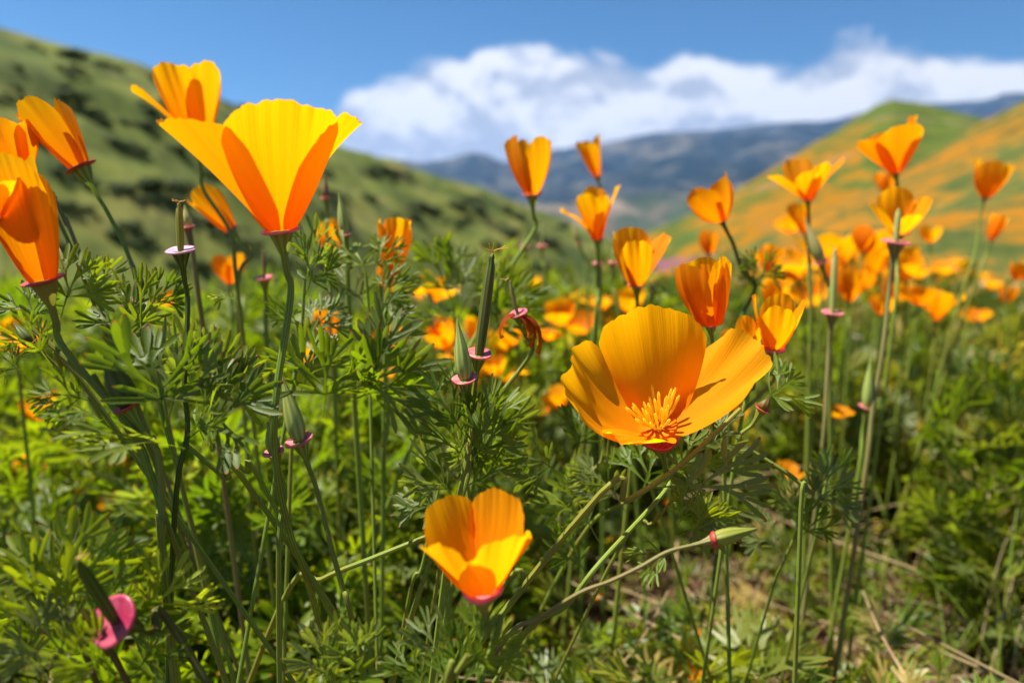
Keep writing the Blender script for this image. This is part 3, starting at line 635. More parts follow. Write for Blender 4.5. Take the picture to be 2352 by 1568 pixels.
poppy(185, 385, .275, 172, -22, 0, [
    PT(262, 1.02, 1.0, 24, 16, er=.2, asym=-.3), PT(190, 1.0, .9, 26, 20, er=.25, off=.0005), PT(10, .92, .85, 16, 4, er=.25, off=.0005), PT(90, 1.0, .95, 20, 14, er=.2)],
    [(215, 430), (260, 520), (300, 600), (330, 720, .27)], 'orange poppy leaning left on a bare pale stem, second from the left edge', rim=72, detail=1, srad=.0013, seed=12, cup=.02, rimmat='rim_red')
poppy(455, 330, .34, 185, -7, 4, [
    PT(255, 1.0, 1.15, 30, 22, er=.18), PT(200, 1.05, .9, 40, 60, er=.3, asym=-.3), PT(340, 1.0, 1.0, 22, 14, er=.2, off=.0005), PT(90, 1.0, 1.0, 26, 22, er=.2)],
    [(512, 450), (532, 540), (545, 660, .34)], 'orange poppy half hidden behind the largest fringed one, highest on the left', rim=60, seed=13)
poppy(55, 392, .27, 125, -22, 3, [PT(265, 1, 1.15, 28, 8), PT(180, 1, 1.1, 30, 14, off=.0005), PT(0, .95, 1, 26, 10, off=.0005), PT(90, 1, 1, 26, 12)], [(120, 480), (160, 560)], 'orange poppy at the left edge tucked behind the closed tall one', seed=14, mat='petal_warm')
poppy(-10, 500, .185, 105, 12, 5, [PT(270, 1, 1.1, 28, 12, ruf=.06), PT(0, 1, 1, 24, 10, ruf=.06, off=.0005), PT(90, 1, 1, 28, 14)], [(-30, 600), (-60, 800)], 'crumpled golden petal tip poking in at the left edge', seed=15, mat='petal_gold')
poppy(532, 528, .36, 118, -34, 0, [PT(280, 1, .95, 24, 8), PT(190, 1, .9, 26, 14, off=.0005), PT(10, .9, .8, 18, 0, off=.0005), PT(90, 1, .9, 20, 4)], [(540, 580), (545, 700)], 'orange poppy tipped left behind the thin stem under the fringed poppy', seed=16)
poppy(1222, 447, .37, 136, 1, 5, 'cup', [(1218, 500), (1195, 570), (1160, 635), (1110, 740), (1040, 860, .36), (970, 960)], 'cupped orange poppy on a long arched stem against the white cloud', rim=46, seed=21, srad=.0011)
poppy(1372, 405, .5, 96, -14, 3, 'narrow', [(1378, 450), (1380, 520)], 'narrow pointed orange poppy highest in the middle, against the cloud', rim=24, seed=22)
poppy(1372, 550, .40, 122, -2, 4, [PT(240, 1.0, 1.0, 30, 34, asym=-.4), PT(185, 1.08, .8, 42, 70, er=.3), PT(345, 1.12, .55, 26, 34, er=.4), PT(90, 1.05, .9, 26, 18), PT(300, .85, .8, 20, 20, off=.0004)], [(1382, 600), (1375, 680), (1365, 760)], 'ragged orange poppy with petals flung left and right, under the narrow one', rim=32, seed=23)
poppy(1462, 655, .33, 132, 4, 6, [PT(265, .9, .95, 34, 18, ruf=.05), PT(20, 1.05, .95, 40, 42, er=.2), PT(175, 1.0, .9, 34, 8), PT(95, 1.03, 1.1, 30, 12)], [(1475, 690), (1480, 760), (1470, 850)], 'orange cup poppy with a broad right petal, above the bowl-shaped poppy', rim=40, seed=24)
poppy(1658, 508, .37, 112, -16, 0, 'cup', [(1680, 560), (1705, 620), (1735, 660), (1700, 740), (1690, 850)], 'rounded orange poppy leaning left on a dark crooked stem', rim=26, seed=25, mat='petal_warm', stemmat='stem_dark', rimmat='rim_red')
poppy(1628, 582, .6, 56, 2, 0, 'closed', [(1630, 640), (1632, 720)], 'small closed orange poppy above the twisted one', rim=18, seed=26, mat='petal_warm', detail=0)
poppy(1632, 745, .265, 160, 0, 4, [PT(250, .93, .62, 20, -4, flat=.5), PT(205, .98, .9, 30, -6, er=.3, off=.0004), PT(300, 1.0, .42, 16, 4, flat=.2, off=.001, mat='petal_gold'), PT(350, .95, .9, 22, -4), PT(90, .95, .9, 20, 0)], [(1640, 800), (1650, 900), (1660, 1000)], 'closed orange poppy with a twisted fold coloured sunlit yellow, just behind the bowl-shaped one', rim=44, seed=27)  # golden material on one petal paints the sunlit fold
poppy(1776, 798, .27, 128, 4, 14, 'cup', [(1772, 830), (1760, 900), (1700, 940), (1560, 1070), (1440, 1150), (1330, 1240, .29)], 'golden cup poppy at the right shoulder of the bowl-shaped one, pink collar', rim=56, seed=28, mat='petal_gold', cup=.05)
poppy(1712, 815, .275, 95, -25, 12, 'bowl', [(1715, 880), (1700, 980)], 'golden poppy squeezed between the bowl-shaped poppy and the cup poppy', rim=40, seed=29, mat='petal_gold')
poppy(1856, 460, .42, 122, -2, 3, [PT(250, .75, .9, 42, 40), PT(185, .98, .8, 48, 58, er=.25), PT(355, 1.05, .75, 36, 52, er=.3), PT(95, 1.0, .95, 34, 26), PT(290, .85, .7, 30, 36, off=.0004)], [(1862, 520), (1858, 640), (1862, 760)], 'wide flat-topped orange poppy in front of the peaked hill', rim=26, seed=31)
poppy(1848, 535, .55, 76, -10, 0, 'narrow', [(1862, 600), (1864, 700)], 'small blurred orange poppy below the wide flat-topped one', rim=16, seed=32, mat='petal_warm', detail=0)
poppy(2057, 398, .42, 134, -2, 0, [PT(265, 1.0, 1.2, 30, 26, flat=.4), PT(190, 1.0, .9, 38, 36, er=.3), PT(350, 1.12, .8, 22, 22, er=.3), PT(90, .95, 1, 28, 20)], [(2060, 440), (2052, 540), (2040, 660)], 'triangular orange poppy highest on the right, over the hill', rim=26, seed=33, mat='petal_warm', rimmat='rim_red')
poppy(2032, 440, .8, 48, -6, 0, 'closed', [(2032, 500)], 'small blurred orange poppy under the triangular one', rim=12, seed=34, detail=0)
poppy(2066, 535, .40, 112, 2, 16, [PT(270, .75, 1, 42, 34), PT(180, 1.0, .9, 48, 22, off=.0004), PT(0, .95, .9, 42, 24, off=.0004), PT(90, 1.1, 1.1, 36, 6)], [(2064, 580), (2060, 660), (2050, 760)], 'yellow-orange bowl poppy behind the long pod on the right', rim=40, seed=35, mat='petal_gold')
poppy(2262, 455, .55, 98, 8, 0, 'cup', [(2262, 500), (2240, 580), (2205, 690)], 'blurred orange poppy on a long stem near the right edge', rim=18, seed=36)
poppy(2276, 552, .6, 66, 16, 0, 'closed', [(2262, 600), (2230, 680)], 'small closed orange poppy leaning right beside the right edge', rim=14, seed=37, detail=0, mat='petal_gold')
poppy(895, 645, .33, 150, 12, 0, [PT(275, 1, .72, 12, 4, flat=.4), PT(200, .95, .7, 18, 14), PT(20, 1, .7, 10, 0, off=.0004), PT(90, .95, .7, 14, 4)], [(890, 700), (885, 800)], 'tall folded orange poppy behind the leafy shoot left of centre', rim=26, seed=38)
poppy(888, 678, .5, 80, 4, 0, 'closed', [(888, 740)], 'small closed orange poppy directly below the tall folded one', rim=18, seed=39, detail=0, mat='petal_warm')
poppy(1002, 692, .6, 60, -12, 0, 'cup', [(1000, 760)], 'small sideways orange poppy standing clear left of the long pod', rim=16, seed=40, detail=0)
poppy(760, 580, .5, 78, 0, 4, 'cup', [(762, 650)], 'blurred orange poppy behind the grey-green bud right of the fringed poppy', rim=20, seed=41, detail=0, mat='petal_warm')
poppy(1940, 602, .75, 72, 0, 6, 'open', [(1942, 700)], 'blurred orange poppy right of the upright pod', rim=14, seed=42, detail=0)
poppy(2015, 625, .7, 74, -8, 6, 'bowl', [(2016, 700)], 'blurred round orange poppy left of the long pod stem', rim=14, seed=43, detail=0)
poppy(2092, 605, .8, 46, 0, 6, 'cup', [(2092, 700)], 'small blurred orange poppy right of the long pod stem', rim=12, seed=44, detail=0)
poppy(2136, 556, .85, 42, 0, 6, 'bowl', [(2136, 650)], 'tiny blurred yellow poppy right of the bowl poppy', rim=12, seed=45, detail=0, mat='petal_gold')
poppy(1950, 692, .6, 78, 4, 2, 'cup', [(1950, 780)], 'blurred orange poppy behind the upright pod', rim=16, seed=46, detail=0)
poppy(2150, 735, .6, 86, 4, 3, 'open', [(2145, 800)], 'two-winged blurred orange poppy low on the right', rim=16, seed=47, detail=0)
poppy(528, 650, .5, 70, 0, 2, 'closed', [(530, 700)], 'small orange poppy behind the stem below the tipped one', rim=16, seed=48, detail=0, mat='petal_warm')
poppy(38, 805, .40, 88, 6, 8, 'bowl', [(40, 860)], 'blurred orange poppy in the foliage at the left edge', rim=20, seed=49, detail=0, mat='petal_warm')
poppy(105, 962, .5, 66, -20, 2, 'cup', [(112, 1020), (118, 1100)], 'orange poppy leaning left low at the left edge beneath a pale leaf', rim=18, seed=50, detail=0)
poppy(1590, 1520, .43, 75, -30, 25, 'open', [(1595, 1545)], 'orange poppy lying low on the bare soil at the bottom', rim=14, seed=51, detail=0)
small = [(1292, 745, 50, .8), (1335, 765, 46, 1.0), (1380, 712, 44, 1.1), (1450, 715, 52, .9), (1395, 760, 40, 1.2), (1030, 800, 60, .8), (1120, 830, 44, .9), (1165, 880, 48, .8), (900, 800, 46, .9), (758, 775, 60, .7), (1222, 670, 30, 1.2), (385, 705, 34, .9),
         (1240, 955, 36, .9), (1288, 935, 44, .7), (1105, 870, 30, 1.0), (1950, 1010, 40, 1.0), (1805, 1095, 34, .7), (165, 1100, 36, 1.0), (215, 1090, 42, 1.1), (245, 1105, 42, 1.0), (40, 1080, 50, .9), (465, 1065, 50, .8), (495, 1090, 44, .9), (255, 1175, 34, .8), (685, 1110, 30, .8),
         (1170, 1105, 26, .7), (838, 925, 30, .9), (1060, 830, 40, .9), (1700, 960, 30, 1.0), (2310, 695, 34, 1.2), (2250, 840, 26, 1.3), (2300, 905, 26, 1.2), (1980, 1005, 26, 1.1), (2065, 1195, 16, 1.0), (30, 775, 36, .9), (1376, 1375, 14, .6), (730, 1070, 30, .9), (990, 905, 30, 1.1), (1000, 1180, 18, .9), (600, 1090, 26, 1.1),
         (1535, 1160, 12, .8), (2110, 700, 44, .8), (1330, 700, 40, 1.2), (150, 1105, 44, 1.0), (200, 1080, 50, 1.1), (230, 1120, 46, 1.0), (180, 1150, 36, 1.1), (60, 1110, 44, .9), (120, 1130, 40, 1.0), (190, 1125, 44, .9), (270, 1085, 40, 1.0), (440, 1020, 40, .8), (520, 1050, 40, .9), (700, 830, 40, .9), (1085, 780, 44, .9), (1150, 810, 44, .8), (1060, 900, 40, .8), (1250, 780, 44, .8), (1140, 860, 40, .7), (1000, 770, 40, .8), (1180, 790, 44, .7), (880, 870, 30, .8), (1920, 960, 34, .8), (2080, 640, 54, .9), (1760, 620, 50, .9), (1985, 580, 56, .9), (1890, 590, 54, .8), (1830, 640, 60, .9), (2020, 720, 40, .9), (1770, 700, 50, .8), (2330, 640, 34, .8), (1860, 700, 50, 1.2), (1800, 690, 46, 1.4), (2050, 690, 46, 1.3), (1905, 640, 46, 1.3), (1990, 660, 44, 1.2), (2240, 740, 34, 1.4)]
places = ['low in the foliage', 'between green leaves', 'half hidden by foliage']
SMALL = []
for i, (u, v, s, d) in enumerate(small):
    dd = d * .72
    kn = ['cup', 'bowl', 'open', 'cup', 'closed'][i % 5]
    so_ = poppy(u, v, dd, s * 1.2, random.uniform(-22, 22), random.uniform(-5, 20), kn, [(u + random.uniform(-8, 8), v + 40)], 'small blurred orange poppy among the mid-distance leaves', rim=s * .3, seed=60 + i, detail=0, mat=random.choice(['petal', 'petal', 'petal_warm', 'petal_gold']), group='small blurred poppies among the leaves'); SMALL.append((so_, u, v))

# wilted poppy hanging from its pod
wl = bud(1190, 722, .262, (1162, 645), 9, 48, [(1184, 760), (1160, 850), (1140, 920), (1110, 1010)], 'wilted poppy with shrivelled red-brown petals hanging around a bent pod', kind='pod', mat='stem_brown', rimmat='rim', bend=.12, styles=2, seed=9, srad=.0011)
Xw, Yw, Zw = frame(8, 0)
for i, (phi, l, w, a0, a1) in enumerate([(5, 92, .26, 75, 215), (340, 110, .18, 70, 200), (200, 72, .16, 80, 205), (30, 84, .2, 60, 225), (320, 60, .22, 90, 190)]):
    geo_obj('petal', petal_geo(phi, l * .262 / F, w, a0, a1, .002, P(1192, 722, .262), Xw, Yw, Zw, 500 + i, nu=13, nv=22, ruf=.07, pleat=.02, rag=.03, pw=.6, flat=.1), M['wilted'], wl)

# ------------------------------------------------------------------ buds and pods
bud(415, 576, .205, (411, 468), 17, 66, [(420, 640), (424, 760), (424, 880), (430, 1000), (400, 1200)], 'upright green pod with a curled tan tip and lilac collar left of the fringed poppy', kind='pod', mat='stem', rimmat='rim_lilac', stemmat='stem_dark', styles=4, seed=1, srad=.0011, cup=.05)
bud(431, 522, .30, (424, 470), 22, 34, [(440, 560), (450, 640)], 'blurred pinkish bud just behind the pod with the curled tip', mat='bud', rimmat='rim', stemmat='stem_brown', seed=2)
bud(688, 1012, .205, (646, 858), 42, 66, [(704, 1080), (730, 1170), (762, 1260), (790, 1360), (812, 1440)], 'large pale green pointed bud with a flat pink collar beside the fringed poppy stem', seed=3, cup=.1, stemmat='stem', bend=.0)
bud(630, 1040, .215, (618, 966), 32, 50, [(640, 1100), (645, 1200), (640, 1300)], 'small green bud with a pink collar at the foot of the fringed poppy stem', seed=4, bend=-.05)
bud(1100, 815, .235, (1130, 585), 26, 62, [(1098, 860), (1090, 960), (1078, 1080), (1040, 1190), (990, 1280)], 'long ribbed green pod standing out of a pink cupped collar in the centre', kind='pod', mat='stem_dark', rimmat='rim', styles=5, seed=5, cup=.12, thick=.14)
bud(1068, 872, .225, (1050, 730), 38, 60, [(1074, 920), (1074, 980), (1066, 1080), (1045, 1190), (1025, 1290)], 'pointed dark green bud with a saucer-like pink collar in the centre', mat='bud', seed=6, cup=.1, thick=.12)
bud(296, 932, .19, (236, 800), 58, 70, [(310, 990), (345, 1100), (372, 1190), (376, 1300)], 'thick dark shaded bud with a red collar among the left leaves', mat='bud_dark', rimmat='rim_red', stemmat='stem', seed=7, srad=.0014)  # shade on this bud is put into its darker green material
bud(264, 1425, .165, (178, 1288), 28, 118, [(300, 1470), (350, 1540), (400, 1590)], 'dark ribbed pod rising through a broad glossy pink collar at the bottom left', kind='pod', mat='stem_dark', rimmat='rim_magenta', stemmat='stem_dark', seed=8, srad=.0014, tipd=.152, cup=.06, thick=.16, axis=[-.35, -.66, .62], styles=2, wob=.03)
bud(1636, 1240, .192, (1742, 1212), 38, 42, [(1600, 1252), (1540, 1272), (1470, 1302), (1400, 1335), (1330, 1362), (1240, 1420, .2), (1140, 1500, .215)], 'bluish green bud lying sideways on a brown branch at the lower right', seed=9, mat='stem', rimmat='rim_red', stemmat='stem_brown', bend=.0, srad=.0009, axis=P(1742,1212,.192)-P(1636,1240,.192), cup=.3, thick=.2)
bud(1912, 718, .36, (1918, 572), 15, 50, [(1908, 770), (1898, 900), (1888, 1040)], 'upright slim pod with a flat pink collar right of the golden cup poppy', kind='pod', mat='bud', seed=10, styles=2, cup=.02, stemmat='stem_brown')
bud(2058, 556, .36, (2064, 480), 14, 62, [(2052, 620), (2028, 800), (2002, 960), (1988, 1090)], 'pod with a thin pink disc collar on a very tall stem at the right', kind='pod', mat='bud', seed=11, cup=.02, stemmat='stem_brown', srad=.0012)
bud(1886, 603, .40, (1848, 498), 26, 30, [(1898, 640), (1905, 720)], 'slanting grey-green bud under the wide flat-topped poppy', seed=12)
bud(1990, 935, .40, (2000, 820), 22, 34, [(1985, 990), (1970, 1100)], 'pale green bud on a pink collar in the right-hand foliage', seed=13, mat='bud')
bud(1750, 940, .25, (1768, 905), 26, 40, [(1775, 965), (1815, 1030), (1838, 1110), (1840, 1170)], 'small nodding bud with a red collar behind the bowl-shaped poppy', seed=14, rimmat='rim_red', mat='bud_dark')
bud(748, 455, .40, (745, 400), 18, 24, [(750, 500), (752, 580)], 'blurred reddish bud against the hill right of the fringed poppy', seed=15, mat='stem_brown')
bud(792, 540, .30, (778, 442), 24, 34, [(795, 580), (800, 680)], 'slender grey-green bud right of the fringed poppy collar', seed=16, rimmat='rim')
bud(318, 690, .235, (320, 610), 28, 26, [(325, 730), (345, 800)], 'short dark green bud standing in the leaves at the upper left', seed=17, mat='bud_dark', rimmat='rim_red')
bud(1205, 566, .6, (1203, 552), 8, 22, [(1210, 640)], 'small pink collar without petals left of the thin yellow pod', kind='pod', seed=18)
bud(1245, 565, .6, (1245, 515), 6, 24, [(1252, 640)], 'thin yellow pod on a pink collar before the hillside', kind='pod', seed=19)
bud(1330, 558, .6, (1308, 500), 14, 16, [(1345, 640), (1352, 720)], 'grey bud with a small pink collar left of the ragged poppy', seed=20)
bud(1372, 606, .42, (1374, 560), 7, 26, [(1376, 660), (1370, 760)], 'left of two small pink disc collars under the ragged poppy', kind='pod', seed=21)
bud(1408, 604, .44, (1410, 566), 7, 24, [(1412, 660), (1425, 740)], 'right of two small pink disc collars under the ragged poppy', kind='pod', seed=22)
bud(607, 640, .36, (604, 575), 8, 44, [(610, 700), (612, 780)], 'slim brown pod in a salmon collar left of the fringed poppy stem', kind='pod', seed=23, mat='stem_brown', rimmat='rim')
bud(1043, 1090, .26, (1030, 1072), 10, 10, [(1052, 1110), (1060, 1170)], 'tiny green bud above the cup-shaped poppy nearest the camera', seed=24)
bud(125, 455, .27, (120, 440), 8, 16, [(150, 520), (190, 600)], 'bare brown-tipped stalk beside the closed poppy at the left edge', kind='pod', seed=25, mat='stem_brown', stemmat='stem_brown')
bud(75, 790, .215, (30, 740), 34, 30, [(110, 830), (190, 880)], 'leaning dark green bud in the leaves at the left edge', seed=26, mat='bud_dark', rimmat='rim_red')
bud(1500, 672, .5, (1505, 640), 12, 20, [(1510, 740)], 'tiny bud with pink collar right of the cup poppy with the broad petal', seed=27)

MARKS = [(600, 380, 'the largest fringed poppy'), (1520, 840, 'the bowl-shaped poppy with stamens'), (1092, 1240, 'the nearest golden cup poppy'), (60, 500, 'the closed poppy at the left edge'), (1212, 380, 'the long-stemmed poppy against the cloud'),
         (1110, 700, 'the long ribbed pod'), (675, 940, 'the large pale green bud'), (262, 1425, 'the glossy pink collar'), (1690, 1235, 'the sideways bud'), (1855, 410, 'the wide flat-topped poppy'), (2060, 480, 'the right-hand bowl poppy'),
         (2160, 700, 'the two-winged poppy'), (1215, 745, 'the wilted poppy'), (285, 900, 'the dark shaded bud'), (1912, 718, 'the slim pod with a pink collar'), (900, 560, 'the tall folded poppy'), (2285, 520, 'the small closed poppy at the right edge'), (1620, 660, 'the twisted poppy'), (120, 300, 'the left-leaning poppy')]
used = {}
ORD = ['closest to it', 'second closest', 'third closest', 'fourth closest', 'fifth closest', 'sixth closest', 'seventh closest', 'eighth closest', 'ninth closest', 'tenth closest']
def near_labels(items, what):
    """items: list of (object, u, v); a label that places each beside its nearest landmark"""
    byk = {}
    for o, u, v in items:
        m = min(MARKS, key=lambda q: (q[0] - u) ** 2 + (q[1] - v) ** 2); dx, dy = u - m[0], v - m[1]
        w = 'just right of' if dx > abs(dy) else 'just left of' if -dx > abs(dy) else 'below' if dy > 0 else 'above'
        byk.setdefault((w, m[2]), []).append((dx * dx + dy * dy, o.name, o))
    for (w, m), L_ in byk.items():
        L_.sort()
        for i, (_, _, o) in enumerate(L_): o['label'] = what + ' ' + w + ' ' + m + ('' if len(L_) == 1 else ', ' + (ORD[i] if i < 10 else 'farther away'))
near_labels(SMALL, 'small blurred poppy')
# ------------------------------------------------------------------ foreground plants with individual leaves
PG = 'feathery poppy plants in the foreground'
def feature_plant(label, stems, leaves, stemmat='stem'):
    """stems: list of (points (u,v,d), radius); leaves: (base u,v, tip u,v, depth, tip depth, roll)"""
    g = rootpt(P(*stems[0][0][-1]), 0, .03); root = thing('poppy_plant', label, 'poppy plant', g, PG)
    for pts, r in stems:
        q = [P(*p) for p in pts]; e = runout(q[-2], q[-1])
        if q[-1][2] > e[2] + .02: q.append(e)
        geo_obj('stem', tube(catmull(q, 6), r * .6, r * .8, 10, .05), M[stemmat], root)
    for lf in leaves:
        bu, bv, tu, tv, d, td, roll = lf[:7]
        b, tp = P(bu, bv, d), P(tu, tv, td); dr = tp - b; n = -CF * .8 + np.array([0, 0, .6])
        leaf_obj(root, b, dr, float(np.linalg.norm(dr)) * 1.02, roll, n, lf[7] if len(lf) > 7 else None)
    return root
feature_plant('leafy clump at the left edge with thick pale ribbed stems', [
    ([(60, 740, .20), (180, 850, .20), (290, 950, .2), (360, 1060, .2), (372, 1180, .205), (378, 1320, .22)], .0013), ([(420, 1015, .205), (520, 1100, .21), (620, 1185, .22)], .0012), ([(455, 960, .23), (560, 1080, .23), (640, 1180, .24)], .0012), ([(215, 860, .2), (300, 1000, .2), (350, 1110, .2)], .0011)],
    [(140, 730, 175, 560, .2, .2, 0.2), (235, 930, 78, 870, .195, .185, 0.1), (235, 945, 90, 935, .19, .18, .8), (330, 800, 290, 610, .215, .21, .4), (380, 980, 330, 720, .19, .185, .9), (380, 980, 470, 760, .2, .2, .3), (430, 1010, 620, 840, .205, .2, -.2), (430, 1030, 150, 960, .19, .18, 1.1),
     (460, 960, 560, 780, .21, .21, .5), (300, 830, 250, 660, .22, .22, .3), (120, 840, 20, 730, .2, .19, .2), (100, 760, 20, 650, .22, .22, .4), (200, 700, 260, 580, .24, .24, .1), (350, 720, 400, 610, .24, .24, .5), (60, 860, -40, 800, .2, .19, .3), (430, 900, 440, 740, .22, .21, .8), (430, 1000, 520, 930, .2, .19, .4)])
feature_plant('blue-green clump at the bottom left corner', [([(190, 1400, .17), (250, 1500, .175), (310, 1600, .18)], .0011), ([(80, 1300, .18), (160, 1420, .18), (220, 1560, .18)], .0009)],
    [(160, 1450, 80, 1190, .172, .165, .1), (140, 1460, 0, 1260, .172, .165, .5), (170, 1450, 190, 1180, .175, .18, .9), (230, 1480, 250, 1250, .18, .175, -.3), (200, 1560, 20, 1420, .17, .16, .3), (260, 1540, 130, 1470, .165, .155, .4), (290, 1420, 350, 1290, .19, .185, .2), (300, 1440, 420, 1310, .185, .18, .6, SPOTME), (180, 1600, 40, 1530, .165, .16, .2), (300, 1560, 400, 1440, .185, .18, .4), (90, 1560, -20, 1400, .175, .17, .2)], 'stem_dark')
feature_plant('leafy shoot beside the stem of the fringed poppy', [([(700, 640, .26), (690, 800, .26), (672, 960, .255)], .0010), ([(840, 620, .29), (850, 760, .29), (850, 900, .28)], .0009), ([(790, 660, .27), (700, 840, .255), (660, 950, .25)], .001)],
    [(700, 660, 715, 480, .26, .26, 1.1), (700, 680, 760, 560, .26, .25, .3), (845, 640, 905, 530, .29, .29, .2), (840, 640, 800, 520, .29, .3, .4), (850, 700, 950, 610, .28, .28, .1), (850, 720, 770, 600, .3, .3, .6), (855, 800, 930, 680, .28, .27, .5), (700, 760, 600, 690, .27, .26, .4), (690, 780, 790, 700, .26, .26, .2), (560, 700, 490, 660, .24, .24, 1.2), (800, 900, 1010, 780, .255, .25, .5), (800, 920, 1000, 860, .26, .25, 1.2), (740, 960, 790, 760, .25, .25, .7), (690, 900, 750, 740, .25, .25, .4)])
feature_plant('pale grey-green shoot in the centre before the hillside', [([(1040, 690, .38), (1050, 800, .38), (1060, 920, .36)], .001), ([(1130, 700, .36), (1110, 820, .36), (1080, 960, .35)], .0009)],
    [(1040, 700, 985, 540, .38, .38, .2), (1045, 690, 1060, 550, .38, .38, .6), (1050, 730, 1120, 590, .37, .38, .3), (1130, 720, 1180, 600, .36, .36, .5), (1130, 720, 1255, 640, .36, .35, .2), (1040, 760, 960, 680, .37, .37, .4), (1120, 780, 1200, 660, .36, .36, .2), (1140, 740, 1140, 600, .36, .37, .9)])
feature_plant('feathery leaves ringing the two collared buds in the centre', [([(1090, 940, .23), (1070, 1080, .235), (1040, 1200, .24), (1010, 1300, .25)], .001)],
    [(1078, 1020, 985, 870, .225, .215, .3), (1078, 1040, 1170, 880, .225, .22, -.2), (1080, 1060, 1175, 960, .22, .21, .4), (1060, 1090, 1010, 950, .23, .22, .7), (1085, 1000, 1120, 880, .23, .225, .9), (1050, 1130, 1180, 1030, .24, .23, .3), (1050, 1150, 930, 1030, .24, .23, .2), (1030, 1180, 900, 1120, .24, .235, .6), (1070, 1110, 1080, 960, .235, .235, 1.1)])
feature_plant('leafy branch under the bowl-shaped poppy', [([(1700, 940, .235), (1560, 1070, .222), (1440, 1150, .215), (1300, 1225, .22)], .0014), ([(1560, 1130, .22), (1500, 1200, .23), (1400, 1300, .25)], .0009)],
    [(1500, 1120, 1780, 1080, .225, .215, .2), (1530, 1110, 1640, 960, .23, .23, .5), (1600, 1040, 1720, 960, .235, .24, .2), (1560, 1230, 1690, 1160, .215, .21, .3), (1550, 1220, 1600, 1110, .22, .22, .7), (1440, 1180, 1360, 1030, .26, .255, .4), (1460, 1160, 1540, 1010, .26, .26, .1), (1380, 1250, 1260, 1090, .265, .26, .4), (1350, 1330, 1290, 1180, .27, .27, .8), (1730, 930, 1860, 870, .24, .235, .3), (1560, 1260, 1460, 1310, .215, .21, .3), (1640, 1180, 1560, 1080, .23, .23, -.2), (1300, 1100, 1190, 1000, .26, .25, .3), (1320, 1060, 1340, 930, .27, .27, .3)])
feature_plant('small leafy sprig beside the stem of the nearest poppy', [([(1075, 1500, .17), (1040, 1560, .17), (1010, 1640, .175)], .0009)],
    [(1050, 1540, 1160, 1420, .172, .168, .3), (1040, 1560, 1050, 1420, .175, .175, .5), (1030, 1560, 960, 1410, .18, .18, .2), (830, 1560, 820, 1430, .185, .18, .4), (760, 1580, 730, 1420, .185, .185, .8), (700, 1600, 880, 1500, .185, .18, .2), (1000, 1600, 900, 1480, .18, .18, .6), (1010, 1640, 1120, 1530, .175, .17, .4)])
feature_plant('dark leafy spray right of the small nodding bud', [([(1850, 1180, .27), (1800, 1290, .28), (1760, 1400, .3)], .0009), ([(1900, 1080, .3), (1880, 1200, .3), (1850, 1330, .31)], .0009)],
    [(1850, 1170, 1950, 1060, .27, .27, .2), (1850, 1180, 1900, 1080, .27, .27, .8), (1840, 1200, 1770, 1080, .28, .28, .4), (1880, 1150, 1940, 1020, .3, .3, .3), (1830, 1240, 1920, 1170, .28, .27, .4), (1810, 1290, 1720, 1180, .29, .29, .3), (1740, 660, 1760, 565, .36, .36, .3), (1745, 690, 1700, 590, .37, .37, .5), (1520, 690, 1500, 640, .4, .4, .3)])
feature_plant('long yellowish stems lying across the middle foliage', [([(985, 1230, .235), (860, 1280, .235), (740, 1330, .24), (640, 1400, .26)], .0014), ([(1260, 1280, .26), (1210, 1330, .27), (1130, 1380, .28)], .0013), ([(1010, 1110, .25), (970, 1300, .25), (930, 1420, .26)], .0009), ([(1300, 1130, .28), (1380, 1060, .28), (1440, 960, .28)], .0009)], [], 'stem')
feature_plant('bare brown dried stem bent in the middle, at the right', [([(2080, 1030, .7), (2125, 1110, .7), (2130, 1180, .68), (2095, 1260, .66)], .004)], [], 'stem_dry')

# ------------------------------------------------------------------ random leafy plants
def plant_layout(seed, H, spread, nst, nleaf, lsz):
    rs = random.Random(seed); stems, leaves = [], []
    for k in range(nst):
        a = 2 * PI * k / nst + rs.uniform(-.5, .5); o = rs.uniform(.15, 1.0) * spread; h = H * rs.uniform(.6, 1.05)
        e = np.array([math.cos(a) * o, math.sin(a) * o, h]); m = np.array([e[0] * .35, e[1] * .35, h * .5]) + np.array([rs.uniform(-.01, .01), rs.uniform(-.01, .01), 0])
        path = catmull([np.zeros(3), m, e], 4); stems.append(path)
        for j in range(nleaf):
            t = .12 + .88 * j / max(1, nleaf - 1); i = t * (len(path) - 1); i0 = min(int(i), len(path) - 2); p = path[i0] + (path[i0 + 1] - path[i0]) * (i - i0)
            b = a + (j % 2 * 2 - 1) * rs.uniform(.5, 1.5) + rs.uniform(-.4, .4); e_ = R(rs.uniform(15, 75)) if t < .9 else R(rs.uniform(55, 88))
            D = np.array([math.cos(b) * math.cos(e_), math.sin(b) * math.cos(e_), math.sin(e_)])
            leaves.append((p, D, lsz * rs.uniform(.65, 1.25), rs.uniform(-.8, .8), rs.randrange(10), rs.random()))
    return stems, leaves
def merged_plant(name, seed, H, spread, nst, nleaf, lsz, srad, mat='leaf'):
    st, lv = plant_layout(seed, H, spread, nst, nleaf, lsz); LP = []
    for p, D, s, r, k, t in lv:
        V, Fc, U = LEAFLOW[k % 8]; A, b = leaf_matrix(p, D, s, r); U2 = U.copy(); U2[:, 0] = t
        LP.append((V @ A.T + b, Fc, U2))
    n0 = sum(len(x[1]) for x in LP)
    for path in st: LP.append(tube(path, srad, srad * .7, 5))
    V, Fc, U = cat_geo(LP); mi = np.zeros(len(Fc), int); mi[n0:] = 1
    return mesh(name, V, Fc, [M[mat], M['stem']], U, midx=mi)
OLIVEME = [mesh('leaf', V, Fc, M['leaf_olive'], U) for V, Fc, U in LEAF]
